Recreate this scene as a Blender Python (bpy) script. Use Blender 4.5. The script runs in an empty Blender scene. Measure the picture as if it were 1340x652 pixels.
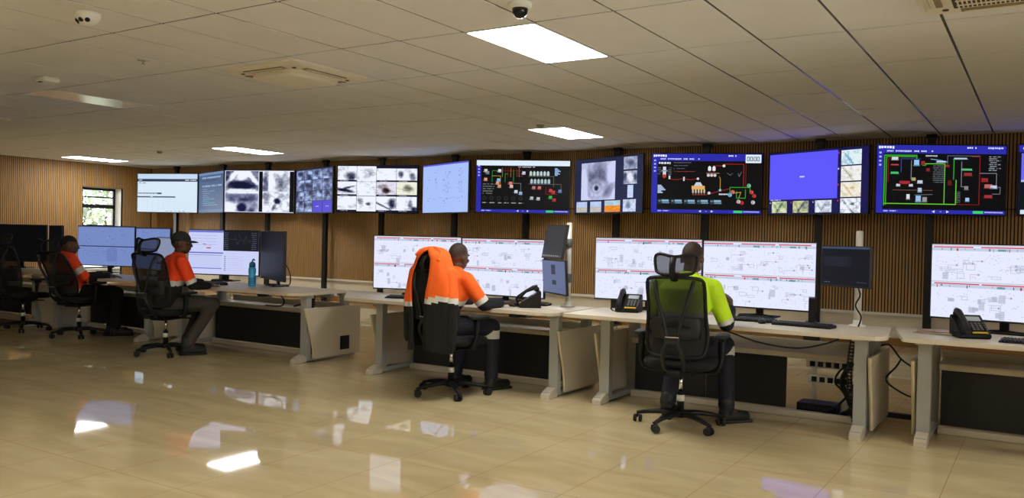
import bpy, bmesh, math, random
import numpy as np
from mathutils import Vector, Matrix, Euler

SC = bpy.context.scene
COL = SC.collection
PI = math.pi
R = math.radians
RNG = random.Random(7)

# ------------------------------------------------------------------ helpers
def lin(c):
    return tuple((x / 12.92 if x <= 0.04045 else ((x + 0.055) / 1.055) ** 2.4) for x in c[:3])

def hexc(r, g, b):
    return lin((r / 255., g / 255., b / 255.))

MATS = {}
def mat(name, rgb, rough=0.5, metal=0.0, spec=0.5, noise=0.0, nscale=8.0, bump=0.0, bscale=60.0, stretch=None, coat=0.0):
    """Principled material; optional procedural colour variation and bump"""
    if name in MATS:
        return MATS[name]
    m = bpy.data.materials.new(name)
    m.use_nodes = True
    nt = m.node_tree
    p = nt.nodes['Principled BSDF']
    col = hexc(*rgb)
    p.inputs['Base Color'].default_value = (*col, 1)
    p.inputs['Roughness'].default_value = rough
    p.inputs['Metallic'].default_value = metal
    p.inputs['Specular IOR Level'].default_value = spec
    p.inputs['Coat Weight'].default_value = coat
    tc = nt.nodes.new('ShaderNodeTexCoord')
    vec = tc.outputs['Object']
    if stretch:
        mp = nt.nodes.new('ShaderNodeMapping')
        mp.inputs['Scale'].default_value = stretch
        nt.links.new(vec, mp.inputs['Vector'])
        vec = mp.outputs['Vector']
    if noise:
        n = nt.nodes.new('ShaderNodeTexNoise')
        n.inputs['Scale'].default_value = nscale
        n.inputs['Detail'].default_value = 4
        nt.links.new(vec, n.inputs['Vector'])
        r = nt.nodes.new('ShaderNodeValToRGB')
        r.color_ramp.elements[0].position = 0.3
        r.color_ramp.elements[1].position = 0.7
        r.color_ramp.elements[0].color = (*[max(0, c * (1 - noise)) for c in col], 1)
        r.color_ramp.elements[1].color = (*[min(1, c * (1 + noise)) for c in col], 1)
        nt.links.new(n.outputs['Fac'], r.inputs['Fac'])
        nt.links.new(r.outputs['Color'], p.inputs['Base Color'])
    if bump:
        n = nt.nodes.new('ShaderNodeTexNoise')
        n.inputs['Scale'].default_value = bscale
        nt.links.new(vec, n.inputs['Vector'])
        b = nt.nodes.new('ShaderNodeBump')
        b.inputs['Strength'].default_value = bump
        b.inputs['Distance'].default_value = 0.01
        nt.links.new(n.outputs['Fac'], b.inputs['Height'])
        nt.links.new(b.outputs['Normal'], p.inputs['Normal'])
    MATS[name] = m
    return m

def screen_mat(name, strength):
    if name in MATS:
        return MATS[name]
    m = bpy.data.materials.new(name)
    m.use_nodes = True
    nt = m.node_tree
    p = nt.nodes['Principled BSDF']
    p.inputs['Base Color'].default_value = (0.006, 0.006, 0.007, 1)
    p.inputs['Roughness'].default_value = 0.4
    p.inputs['Specular IOR Level'].default_value = 0.12
    a = nt.nodes.new('ShaderNodeVertexColor')
    a.layer_name = 'Col'
    nt.links.new(a.outputs['Color'], p.inputs['Emission Color'])
    p.inputs['Emission Strength'].default_value = strength
    MATS[name] = m
    return m

def emit_mat(name, rgb, strength):
    m = bpy.data.materials.new(name)
    m.use_nodes = True
    p = m.node_tree.nodes['Principled BSDF']
    p.inputs['Base Color'].default_value = (0.8, 0.8, 0.8, 1)
    p.inputs['Emission Color'].default_value = (*hexc(*rgb), 1)
    p.inputs['Emission Strength'].default_value = strength
    MATS[name] = m
    return m

def mesh_cloth_mat(name, rgb, alpha):
    """open-weave chair mesh: part of the light goes straight through the weave"""
    m = bpy.data.materials.new(name)
    m.use_nodes = True
    nt = m.node_tree
    p = nt.nodes['Principled BSDF']
    p.inputs['Base Color'].default_value = (*hexc(*rgb), 1)
    p.inputs['Roughness'].default_value = 0.8
    p.inputs['Alpha'].default_value = alpha
    MATS[name] = m
    return m

class MB:
    """collects shapes into one mesh"""
    def __init__(self):
        self.bm = bmesh.new()
    def _mi(self, faces, mi):
        for f in faces:
            f.material_index = mi
    def box(self, c, s, rot=None, bev=0.0, mi=0, seg=2):
        M = Matrix.Translation(Vector(c))
        if rot is not None:
            M = M @ (rot.to_4x4() if not isinstance(rot, Matrix) else rot.to_4x4())
        M = M @ Matrix.Diagonal((s[0], s[1], s[2], 1))
        r = bmesh.ops.create_cube(self.bm, size=1.0, matrix=M)
        vs = r['verts']
        fs = list({f for v in vs for f in v.link_faces})
        self._mi(fs, mi)
        if bev > 0:
            es = list({e for v in vs for e in v.link_edges})
            rr = bmesh.ops.bevel(self.bm, geom=es, offset=min(bev, 0.45 * min(s)), segments=seg, affect='EDGES', profile=0.5)
            self._mi(rr['faces'], mi)
        return self
    def cone(self, p0, p1, r0, r1=None, seg=16, mi=0, caps=True):
        p0, p1 = Vector(p0), Vector(p1)
        r1 = r0 if r1 is None else r1
        d = p1 - p0
        L = d.length
        if L < 1e-7:
            return self
        q = d.to_track_quat('Z', 'Y')
        M = Matrix.Translation((p0 + p1) / 2) @ q.to_matrix().to_4x4()
        r = bmesh.ops.create_cone(self.bm, cap_ends=caps, cap_tris=False, segments=seg, radius1=r0, radius2=r1, depth=L, matrix=M)
        fs = {f for v in r['verts'] for f in v.link_faces}
        for f in fs:
            f.material_index = mi
            f.smooth = len(f.verts) == 4
        return self
    def ell(self, c, r, rot=None, mi=0, seg=16):
        if not hasattr(r, '__len__'):
            r = (r, r, r)
        M = Matrix.Translation(Vector(c))
        if rot is not None:
            M = M @ rot.to_4x4()
        M = M @ Matrix.Diagonal((*r, 1))
        q = bmesh.ops.create_uvsphere(self.bm, u_segments=seg, v_segments=max(6, seg // 2), radius=1, matrix=M)
        for f in {f for v in q['verts'] for f in v.link_faces}:
            f.material_index = mi
            f.smooth = True
        return self
    def cap(self, p0, p1, r0, r1=None, seg=14):
        r1 = r0 if r1 is None else r1
        self.cone(p0, p1, r0, r1, seg)
        self.ell(p0, r0, seg=seg)
        self.ell(p1, r1, seg=seg)
        return self
    def tube(self, pts, r, seg=8, mi=0, closed=False):
        pts = [Vector(p) for p in pts]
        n = len(pts)
        rings = []
        up = Vector((0, 0, 1))
        prevx = None
        for i, p in enumerate(pts):
            a = pts[(i - 1) % n] if (closed or i > 0) else p
            b = pts[(i + 1) % n] if (closed or i < n - 1) else p
            t = (b - a).normalized()
            x = t.cross(up)
            if x.length < 0.05:
                x = t.cross(Vector((0, 1, 0))) if prevx is None else prevx - t * prevx.dot(t)
            x.normalize()
            if prevx is not None and x.dot(prevx) < 0:
                x = -x
            prevx = x
            y = t.cross(x).normalized()
            rr = r[i] if hasattr(r, '__len__') else r
            if hasattr(rr, '__len__'):
                rx, ry = rr
            else:
                rx = ry = rr
            rings.append([self.bm.verts.new(p + x * rx * math.cos(2 * PI * k / seg) + y * ry * math.sin(2 * PI * k / seg)) for k in range(seg)])
        m = n if closed else n - 1
        for i in range(m):
            A, B = rings[i], rings[(i + 1) % n]
            for k in range(seg):
                f = self.bm.faces.new((A[k], A[(k + 1) % seg], B[(k + 1) % seg], B[k]))
                f.smooth = True
                f.material_index = mi
        if not closed:
            for A in (rings[0], rings[-1]):
                f = self.bm.faces.new(A)
                f.material_index = mi
        return self
    def loft(self, rings, mi=0, caps=True, smooth=True):
        """rings: lists of points, same count, each closed"""
        vr = [[self.bm.verts.new(Vector(p)) for p in ring] for ring in rings]
        n = len(vr[0])
        for A, B in zip(vr[:-1], vr[1:]):
            for k in range(n):
                f = self.bm.faces.new((A[k], A[(k + 1) % n], B[(k + 1) % n], B[k]))
                f.smooth = smooth
                f.material_index = mi
        if caps:
            for A in (vr[0], vr[-1]):
                f = self.bm.faces.new(A)
                f.material_index = mi
        return self
    def lathe(self, prof, c=(0, 0, 0), seg=24, mi=0):
        c = Vector(c)
        self.loft([[c + Vector((r * math.cos(2 * PI * k / seg), r * math.sin(2 * PI * k / seg), z)) for k in range(seg)] for r, z in prof], mi)
        return self
    def prism(self, poly, z0, z1, bev=0.0, mi=0, M=None):
        vs0 = [Vector((p[0], p[1], z0)) for p in poly]
        vs1 = [Vector((p[0], p[1], z1)) for p in poly]
        if M is not None:
            vs0 = [M @ v for v in vs0]
            vs1 = [M @ v for v in vs1]
        a = [self.bm.verts.new(v) for v in vs0]
        b = [self.bm.verts.new(v) for v in vs1]
        n = len(a)
        fs = [self.bm.faces.new(a[::-1]), self.bm.faces.new(b)]
        for k in range(n):
            fs.append(self.bm.faces.new((a[k], a[(k + 1) % n], b[(k + 1) % n], b[k])))
        self._mi(fs, mi)
        if bev:
            es = list({e for f in fs[:2] for e in f.edges})
            rr = bmesh.ops.bevel(self.bm, geom=es, offset=bev, segments=2, affect='EDGES', profile=0.5)
            self._mi(rr['faces'], mi)
        return self
    def quad(self, a, b, c, d, mi=0):
        f = self.bm.faces.new([self.bm.verts.new(Vector(p)) for p in (a, b, c, d)])
        f.material_index = mi
        return self
    def build(self, name, mats, parent=None, loc=(0, 0, 0), rot=(0, 0, 0), recalc=True):
        if recalc:
            bmesh.ops.recalc_face_normals(self.bm, faces=self.bm.faces[:])
        me = bpy.data.meshes.new(name)
        self.bm.to_mesh(me)
        self.bm.free()
        return link(name, me, mats, parent, loc, rot)

def link(name, me, mats, parent=None, loc=(0, 0, 0), rot=(0, 0, 0)):
    o = bpy.data.objects.new(name, me)
    if mats is not None:
        if not isinstance(mats, (list, tuple)):
            mats = [mats]
        for m in mats:
            me.materials.append(m)
    o.location = loc
    o.rotation_euler = rot
    if parent is not None:
        o.parent = parent
    COL.objects.link(o)
    return o

def tag(o, label=None, cat=None, group=None, kind=None):
    if label: o['label'] = label
    if cat: o['category'] = cat
    if group: o['group'] = group
    if kind: o['kind'] = kind
    return o

def thing(name, label, cat, loc=(0, 0, 0), rz=0.0, group=None):
    o = bpy.data.objects.new(name, None)
    o.empty_display_size = 0.1
    o.location = loc
    o.rotation_euler = (0, 0, rz)
    COL.objects.link(o)
    return tag(o, label, cat, group)

def struct(o):
    o['kind'] = 'structure'
    return o

def copy_tree(root, loc, rz, label, group=None):
    def rec(o, par):
        c = o.copy()
        COL.objects.link(c)
        if par is not None:
            c.parent = par
        for ch in list(o.children):
            rec(ch, c)
        return c
    r = rec(root, None)
    r.location = loc
    r.rotation_euler = (0, 0, rz)
    r['label'] = label
    if group: r['group'] = group
    return r

def remesh(mb, voxel, smooth=6, disp=0.0):
    """union of the overlapping shapes as one smooth surface"""
    bmesh.ops.recalc_face_normals(mb.bm, faces=mb.bm.faces[:])
    me = bpy.data.meshes.new('tmp')
    mb.bm.to_mesh(me)
    mb.bm.free()
    o = bpy.data.objects.new('tmp', me)
    COL.objects.link(o)
    m = o.modifiers.new('r', 'REMESH')
    m.mode = 'VOXEL'
    m.voxel_size = voxel
    s = o.modifiers.new('s', 'SMOOTH')
    s.iterations = smooth
    s.factor = 0.5
    dg = bpy.context.evaluated_depsgraph_get()
    dg.update()
    res = bpy.data.meshes.new_from_object(o.evaluated_get(dg))
    bpy.data.objects.remove(o)
    bpy.data.meshes.remove(me)
    res.polygons.foreach_set('use_smooth', [True] * len(res.polygons))
    return res

# ------------------------------------------------------------------ camera (measured from the ceiling grid)
HC = 1.35
def make_camera():
    yaw, pitch, roll, F = -.5653, -.0131, .022, 1100.
    f = Vector((math.sin(yaw) * math.cos(pitch), math.cos(yaw) * math.cos(pitch), math.sin(pitch)))
    r = Vector((math.cos(yaw), -math.sin(yaw), 0))
    u = r.cross(f)
    r2 = r * math.cos(roll) + u * math.sin(roll)
    u2 = -r * math.sin(roll) + u * math.cos(roll)
    cd = bpy.data.cameras.new('camera')
    cd.sensor_fit = 'HORIZONTAL'
    cd.sensor_width = 36
    cd.lens = F * 36 / 1340
    cd.clip_end = 200
    o = bpy.data.objects.new('camera', cd)
    M = Matrix(((r2.x, u2.x, -f.x, 0), (r2.y, u2.y, -f.y, 0), (r2.z, u2.z, -f.z, HC), (0, 0, 0, 1)))
    o.matrix_world = M
    COL.objects.link(o)
    SC.camera = o
make_camera()

# ------------------------------------------------------------------ materials
def floor_material():
    m = bpy.data.materials.new('polished_beige_tile')
    m.use_nodes = True
    nt = m.node_tree
    N, Lk = nt.nodes, nt.links
    p = N['Principled BSDF']
    tc = N.new('ShaderNodeTexCoord')
    n1 = N.new('ShaderNodeTexNoise'); n1.inputs['Scale'].default_value = 1.6; n1.inputs['Detail'].default_value = 8; n1.inputs['Distortion'].default_value = 1.2
    mp = N.new('ShaderNodeMapping'); mp.inputs['Scale'].default_value = (0.8, 2.6, 1)
    Lk.new(tc.outputs['Object'], mp.inputs['Vector']); Lk.new(mp.outputs['Vector'], n1.inputs['Vector'])
    cr = N.new('ShaderNodeValToRGB')
    cr.color_ramp.elements[0].position = .3; cr.color_ramp.elements[0].color = (*hexc(192, 174, 132), 1)
    cr.color_ramp.elements[1].position = .75; cr.color_ramp.elements[1].color = (*hexc(212, 195, 154), 1)
    Lk.new(n1.outputs['Fac'], cr.inputs['Fac'])
    # tile joints
    sx = N.new('ShaderNodeSeparateXYZ'); Lk.new(tc.outputs['Object'], sx.inputs['Vector'])
    outs = []
    for ax, off, pitch in (('X', 1.57, 0.56), ('Y', -2.77, 1.12)):
        a = N.new('ShaderNodeMath'); a.operation = 'ADD'; a.inputs[1].default_value = off + 100 * pitch
        Lk.new(sx.outputs[ax], a.inputs[0])
        d = N.new('ShaderNodeMath'); d.operation = 'MODULO'; d.inputs[1].default_value = pitch
        Lk.new(a.outputs[0], d.inputs[0])
        c = N.new('ShaderNodeMath'); c.operation = 'LESS_THAN'; c.inputs[1].default_value = 0.0045
        Lk.new(d.outputs[0], c.inputs[0])
        outs.append(c.outputs[0])
    mx = N.new('ShaderNodeMath'); mx.operation = 'MAXIMUM'
    Lk.new(outs[0], mx.inputs[0]); Lk.new(outs[1], mx.inputs[1])
    mix = N.new('ShaderNodeMix'); mix.data_type = 'RGBA'
    Lk.new(mx.outputs[0], mix.inputs['Factor']); Lk.new(cr.outputs['Color'], mix.inputs['A'])
    mix.inputs['B'].default_value = (*hexc(176, 142, 92), 1)
    Lk.new(mix.outputs['Result'], p.inputs['Base Color'])
    p.inputs['Roughness'].default_value = 0.035
    p.inputs['Specular IOR Level'].default_value = 0.5
    n2 = N.new('ShaderNodeTexNoise'); n2.inputs['Scale'].default_value = 3.2; n2.inputs['Detail'].default_value = 2
    Lk.new(tc.outputs['Object'], n2.inputs['Vector'])
    b = N.new('ShaderNodeBump'); b.inputs['Strength'].default_value = 0.012; b.inputs['Distance'].default_value = 0.01
    Lk.new(n2.outputs['Fac'], b.inputs['Height']); Lk.new(b.outputs['Normal'], p.inputs['Normal'])
    return m

def glass_material():
    m = bpy.data.materials.new('window_glass')
    m.use_nodes = True
    nt = m.node_tree
    nt.nodes.remove(nt.nodes['Principled BSDF'])
    out = nt.nodes['Material Output']
    t = nt.nodes.new('ShaderNodeBsdfTransparent')
    g = nt.nodes.new('ShaderNodeBsdfGlossy'); g.inputs['Roughness'].default_value = .02
    fr = nt.nodes.new('ShaderNodeFresnel'); fr.inputs['IOR'].default_value = 1.45
    mx = nt.nodes.new('ShaderNodeMixShader')
    nt.links.new(fr.outputs[0], mx.inputs[0]); nt.links.new(t.outputs[0], mx.inputs[1]); nt.links.new(g.outputs[0], mx.inputs[2])
    nt.links.new(mx.outputs[0], out.inputs['Surface'])
    return m

M_FLOOR = floor_material()
M_GLASS = glass_material()
M_TILE = mat('mineral_ceiling_tile', (232, 232, 231), .9, noise=.02, nscale=3, bump=.08, bscale=90)
M_GRID = mat('ceiling_grid_shade_grey', (112, 108, 102), .16, metal=.15)  # bars are white in reality; this grey paints in the shading lines along them
M_SLAT = mat('oak_slat', (178, 139, 88), .55, noise=.16, nscale=3, stretch=(9, 9, .8))
M_FELT = mat('dark_felt', (38, 27, 18), .95)
M_CREAM = mat('cream_wall_paint', (224, 214, 192), .7, noise=.015)
M_SKIRT = mat('brown_skirting', (150, 106, 52), .5, noise=.1, nscale=4)
M_WHITE = mat('white_paint', (236, 236, 230), .6)
M_BLACKF = mat('black_window_frame', (22, 22, 24), .4)
M_POLE = mat('black_steel_pole', (20, 21, 24), .4, metal=.2)
M_PLAST = mat('black_plastic', (13, 13, 15), .5, spec=.3)
M_PLAST2 = mat('dark_grey_plastic', (26, 27, 30), .5, spec=.35)
M_BACK = mat('display_back_plastic', (24, 24, 27), .55)
M_LAM = mat('pale_birch_laminate', (206, 196, 176), .42, noise=.03, nscale=4, stretch=(1, 6, 1))
M_EDGE = mat('pale_edge_band', (198, 184, 152), .5)
M_LEG = mat('grey_powder_coat', (158, 160, 156), .45)
M_CAST = mat('cast_aluminium', (205, 198, 182), .38, metal=.3)
M_PANEL = mat('beige_end_panel', (198, 189, 168), .5, noise=.02)
M_MODEST = mat('charcoal_panel', (18, 20, 23), .6)
M_TRAY = mat('tray_laminate', (190, 181, 160), .5)
M_CHROME = mat('chrome', (205, 205, 208), .2, metal=1)
M_WPOLE = mat('silver_white_pole', (220, 217, 208), .35, metal=.15)
M_ACW = mat('ac_plastic', (230, 223, 202), .5)
M_ACD = mat('ac_dark_slot', (64, 56, 40), .7)
M_ACS = mat('ac_slot', (142, 126, 92), .7)
M_SEAT = mat('black_seat_fabric', (13, 13, 15), .9, bump=.2, bscale=300)
M_MESH = mesh_cloth_mat('black_chair_mesh', (12, 12, 13), .9)
M_MESHT = mesh_cloth_mat('headrest_mesh', (14, 14, 15), .78)
M_SKIN = mat('dark_brown_skin', (84, 54, 40), .45, noise=.1, nscale=12)
M_STUB = mat('cropped_stubble', (52, 35, 27), .7, bump=.2, bscale=500)
M_HAIR = mat('black_hair', (20, 16, 14), .85, bump=.4, bscale=400)
M_LIME = mat('hi_vis_lime_cloth', (196, 240, 30), .8, noise=.06, nscale=10, bump=.35, bscale=22)
M_ORANGE = mat('hi_vis_orange_cloth', (255, 104, 24), .8, noise=.06, nscale=10, bump=.35, bscale=22)
M_ORANGE2 = mat('hi_vis_deep_orange_cloth', (246, 70, 22), .8, noise=.06, nscale=10, bump=.35, bscale=22)
M_NAVY = mat('navy_cloth', (15, 17, 32), .85, noise=.1, bump=.35, bscale=25)
M_BLACKC = mat('black_cloth', (10, 10, 12), .9, bump=.35, bscale=25)
M_OLIVE = mat('grey_olive_cloth', (60, 55, 47), .85, noise=.12, bump=.3, bscale=25)
M_SILVER = mat('reflective_tape', (205, 205, 196), .4)
M_CAPC = mat('charcoal_cap_cloth', (34, 36, 40), .85, bump=.25, bscale=120)
M_BOOT = mat('black_boot_leather', (15, 14, 14), .5)
M_EYEW = mat('eye_white', (150, 138, 126), .4)
M_EYED = mat('eye_dark', (18, 12, 10), .2)
M_BLUE = mat('teal_blue_bottle', (58, 168, 226), .35)
M_BLUED = mat('blue_bottle_cap', (18, 96, 142), .4)
M_PAPER = mat('paper', (214, 206, 190), .8)
M_MAG = mat('magazine_cover', (166, 138, 118), .5, noise=.4, nscale=14)
M_YEL = mat('yellow_label', (205, 178, 30), .5)
M_LCD = mat('pale_lcd', (176, 190, 200), .3)
M_KEY = mat('black_keys', (28, 29, 32), .5)
M_GREY = mat('mid_grey_plastic', (98, 98, 100), .45)
M_RUB = mat('black_rubber', (14, 14, 14), .7)
M_SCR = screen_mat('wall_screen_glow', 1.0)
M_SCR2 = screen_mat('desk_screen_glow', 1.0)
M_LAMP = emit_mat('led_diffuser', (255, 253, 248), 24.0)
M_OFFLAMP = mat('unlit_diffuser', (238, 240, 242), .2)

# ------------------------------------------------------------------ the room
XL, XR, YF, YB, ZC = -18.2, 3.2, -2.2, 12.45, 2.83
WY0, WY1, WZ0, WZ1 = 10.74, 11.66, .42, 2.29     # window hole in the left wall

b = MB(); b.box(((XL + XR) / 2, (YF + YB) / 2, -.1), (XR - XL + .8, YB - YF + .8, .2))
struct(b.build('floor', M_FLOOR))

def ceiling():
    b = MB()
    b.box(((XL + XR) / 2, (YF + YB) / 2, ZC + .12), (XR - XL + .8, YB - YF + .8, .2))
    x0 = -3.0 - .6 * 26
    y0 = 4.95 - 1.2 * 7
    nx, ny = 37, 14
    for i in range(nx):
        for j in range(ny):
            xa, xb = max(XL, x0 + .6 * i), min(XR, x0 + .6 * (i + 1))
            ya, yb = max(YF, y0 + 1.2 * j), min(YB, y0 + 1.2 * (j + 1))
            if xb - xa < .05 or yb - ya < .05:
                continue
            dz = RNG.uniform(0, .0015)
            b.box(((xa + xb) / 2, (ya + yb) / 2, ZC + .012 + dz), (xb - xa - .02, yb - ya - .024, .02))
    c = struct(b.build('ceiling', M_TILE))
    g = MB()
    for i in range(nx + 1):
        x = x0 + .6 * i
        if XL < x < XR:
            g.box((x, (YF + YB) / 2, ZC + .014), (.022, YB - YF, .016))
    for j in range(ny + 1):
        y = y0 + 1.2 * j
        if YF < y < YB:
            g.box(((XL + XR) / 2, y, ZC + .016), (XR - XL, .026, .016))
    g.build('ceiling_grid', M_GRID, c)
ceiling()

def slat_wall_back():
    b = MB()
    b.box(((XL + XR) / 2, YB + .13, ZC / 2), (XR - XL + .4, .2, ZC + .2), mi=0)          # cream wall
    b.box(((XL + XR) / 2, YB + .014, (.44 + ZC) / 2), (XR - XL, .02, ZC - .44), mi=1)      # felt
    p = .0405
    n = int((XR - XL) / p)
    for i in range(n):
        x = XL + .02 + p * i
        b.box((x, YB, (.44 + ZC) / 2), (.025, .012, ZC - .44), mi=2)
    b.box(((XL + XR) / 2, YB + .005, .425), (XR - XL, .05, .035), mi=3)                  # ledge under the slats
    struct(b.build('wall_back', [M_CREAM, M_FELT, M_SLAT, M_WHITE]))
    b = MB(); b.box(((XL + XR) / 2, YB + .005, .05), (XR - XL, .05, .1), bev=.006)
    struct(b.build('baseboard_back', M_SKIRT))
slat_wall_back()

def slat_wall_left():
    b = MB()
    T = .32
    xc = XL - T / 2 - .02
    for ya, yb, za, zb in ((YF, WY0, 0, ZC), (WY1, YB + .2, 0, ZC), (WY0, WY1, 0, WZ0), (WY0, WY1, WZ1, ZC)):
        b.box((xc, (ya + yb) / 2, (za + zb) / 2), (T, yb - ya, zb - za), mi=0)
    p = .0405
    n = int((YB - YF) / p)
    z0 = .1
    for ya, yb, za, zb in ((YF, WY0, z0, ZC), (WY1, YB, z0, ZC), (WY0, WY1, WZ1, ZC)):
        b.box((XL - .012, (ya + yb) / 2, (za + zb) / 2), (.012, yb - ya, zb - za), mi=1)
    for i in range(n):
        y = YF + .02 + p * i
        if WY0 - .02 < y < WY1 + .02:
            b.box((XL, y, (WZ1 + .01 + ZC) / 2), (.013, .025, ZC - WZ1 - .01), mi=2)
        else:
            b.box((XL, y, (z0 + ZC) / 2), (.013, .025, ZC - z0), mi=2)
    struct(b.build('wall_left', [M_WHITE, M_FELT, M_SLAT]))
    b = MB(); b.box((XL + .002, (YF + YB) / 2, .05), (.04, YB - YF, .1), bev=.005)
    struct(b.build('baseboard_left', M_SKIRT))
slat_wall_left()

b = MB(); b.box(((XL + XR) / 2, YF - .1, ZC / 2), (XR - XL + .8, .2, ZC + .2)); struct(b.build('wall_front', M_CREAM))
b = MB()
RY0, RY1, RZ0, RZ1 = .6, 3.6, .8, 2.1  # hole for the added, unseen window
for ya, yb, za, zb in ((YF - .2, RY0, -.1, ZC + .1), (RY1, YB + .2, -.1, ZC + .1), (RY0, RY1, -.1, RZ0), (RY0, RY1, RZ1, ZC + .1)):
    b.box((XR + .1, (ya + yb) / 2, (za + zb) / 2), (.2, yb - ya, zb - za))
struct(b.build('wall_right', M_CREAM))
def added_side_window():  # unseen window, added to bring cool daylight onto the ceiling
    w = bpy.data.objects.new('added_window', None)
    COL.objects.link(w)
    w.location = (XR + .12, (RY0 + RY1) / 2, (RZ0 + RZ1) / 2)
    struct(w)
    W, Hh = RY1 - RY0, RZ1 - RZ0
    b = MB()
    for s in (-1, 1):
        b.box((0, s * (W / 2 - .025), 0), (.06, .05, Hh)); b.box((0, 0, s * (Hh / 2 - .025)), (.06, W, .05))
    for k in (-1, 0, 1): b.box((0, k * W / 4, 0), (.05, .045, Hh))
    b.build('window_frame', M_BLACKF, w)
    b = MB(); b.box((0, 0, 0), (.006, W - .06, Hh - .06)); b.build('glass', M_GLASS, w)
added_side_window()

def window():
    w = bpy.data.objects.new('window_1', None)
    COL.objects.link(w)
    w.location = (XL - .27, (WY0 + WY1) / 2, (WZ0 + WZ1) / 2)
    struct(w)
    W, Hh = WY1 - WY0, WZ1 - WZ0
    b = MB()
    t = .055
    for s in (-1, 1):
        b.box((0, s * (W / 2 - t / 2), 0), (.06, t, Hh), bev=.004)
        b.box((0, 0, s * (Hh / 2 - t / 2)), (.06, W, t), bev=.004)
    b.box((0, 0, Hh / 2 - .42), (.06, W, .085), bev=.004)
    b.build('window_frame', M_BLACKF, w)
    b = MB()
    for z in (Hh / 2 - .21, Hh / 2 - .86, Hh / 2 - 1.28):
        b.box((0, 0, z), (.04, W - .1, .03))
    b.build('glazing_bar', M_BLACKF, w)
    b = MB(); b.box((0, 0, 0), (.006, W - .06, Hh - .06)); b.build('glass', M_GLASS, w)
    b = MB(); b.box((.14, 0, -Hh / 2 + .012), (.26, W - .004, .02), bev=.004); b.build('window_sill', M_WHITE, w)
window()

# outside the window
b = MB(); b.box((-32, 8, -.35), (26, 40, .2)); struct(b.build('outside_ground', mat('dry_grass_ground', (120, 118, 84), .9, noise=.2)))

def tree(loc, label, seed, h, r):
    rg = random.Random(seed)
    t = thing('leafy_tree', label, 'tree', loc, 0, 'trees outside the window')
    b = MB(); b.tube([(0, 0, -.3), (.05, .02, h * .3), (-.05, .08, h * .6), (.05, 0, h * .8)], [.12, .1, .07, .04])
    for k in range(6):
        a = k * 1.05
        b.tube([(0, 0, h * .35 + k * .12), (r * .5 * math.cos(a), r * .5 * math.sin(a), h * .6 + k * .06)], [.04, .02], seg=6)
    b.build('trunk', mat('bark', (88, 72, 56), .9, noise=.3), t)
    b = MB()
    for k in range(900):
        u = Vector((rg.gauss(0, 1), rg.gauss(0, 1), rg.gauss(0, 1))).normalized() * rg.random() ** .4
        c = Vector((u.x * r, u.y * r, h * .62 + u.z * h * .42))
        s = rg.uniform(.07, .16)
        d1 = Vector((rg.gauss(0, 1), rg.gauss(0, 1), rg.gauss(0, 1))).normalized()
        d2 = d1.orthogonal().normalized()
        b.quad(c - d1 * s, c + d2 * s * .4, c + d1 * s, c - d2 * s * .4, mi=rg.randrange(2))
    b.build('foliage', [mat('leaf_green', (96, 108, 80), .6), mat('leaf_pale', (140, 148, 124), .6)], t, recalc=False)
tree((-22.6, 13.0, -.2), 'leafy green tree seen through upper panes of the window', 3, 3.4, 1.2)
tree((-24.2, 15.0, -.2), 'paler green tree farther off beyond the window', 5, 3.6, 1.5)

# ------------------------------------------------------------------ ceiling fixtures
def ceiling_light(cx, cy, label, lit=True):
    t = thing('ceiling_light', label, 'ceiling light', (cx, cy, ZC), 0, 'recessed ceiling panels')
    b = MB()
    for s in (-1, 1):
        b.box((s * .29, 0, .004), (.016, 1.2 - .012, .012))
        b.box((0, s * .585, .004), (.596, .016, .012))
    b.build('frame', M_WHITE, t)
    b = MB(); b.box((0, 0, .0035), (.565, 1.155, .007)); b.build('diffuser', M_LAMP if lit else M_OFFLAMP, t)
ceiling_light(-3.3, 5.55, 'lit white rectangular ceiling panel, largest and nearest, above the orange operators desk')
ceiling_light(-5.7, 10.35, 'lit ceiling panel above the round-hole camera-feed wall screen')
ceiling_light(-12.3, 10.35, 'lit ceiling panel above the four-picture grey camera-feed wall screen')
ceiling_light(-17.1, 10.35, 'lit ceiling panel farthest left, close above the window')
ceiling_light(-9.3, 5.55, 'unlit pale ceiling panel left of the middle air conditioner', False)
for x, y in ((-3.3, .75), (-7.5, -.45), (2.1, .75), (2.1, 5.55)):  # unseen panels, placed for the light they throw into the room
    ceiling_light(x, y, 'unseen ceiling panel, added to light the room from outside the picture')

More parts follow.
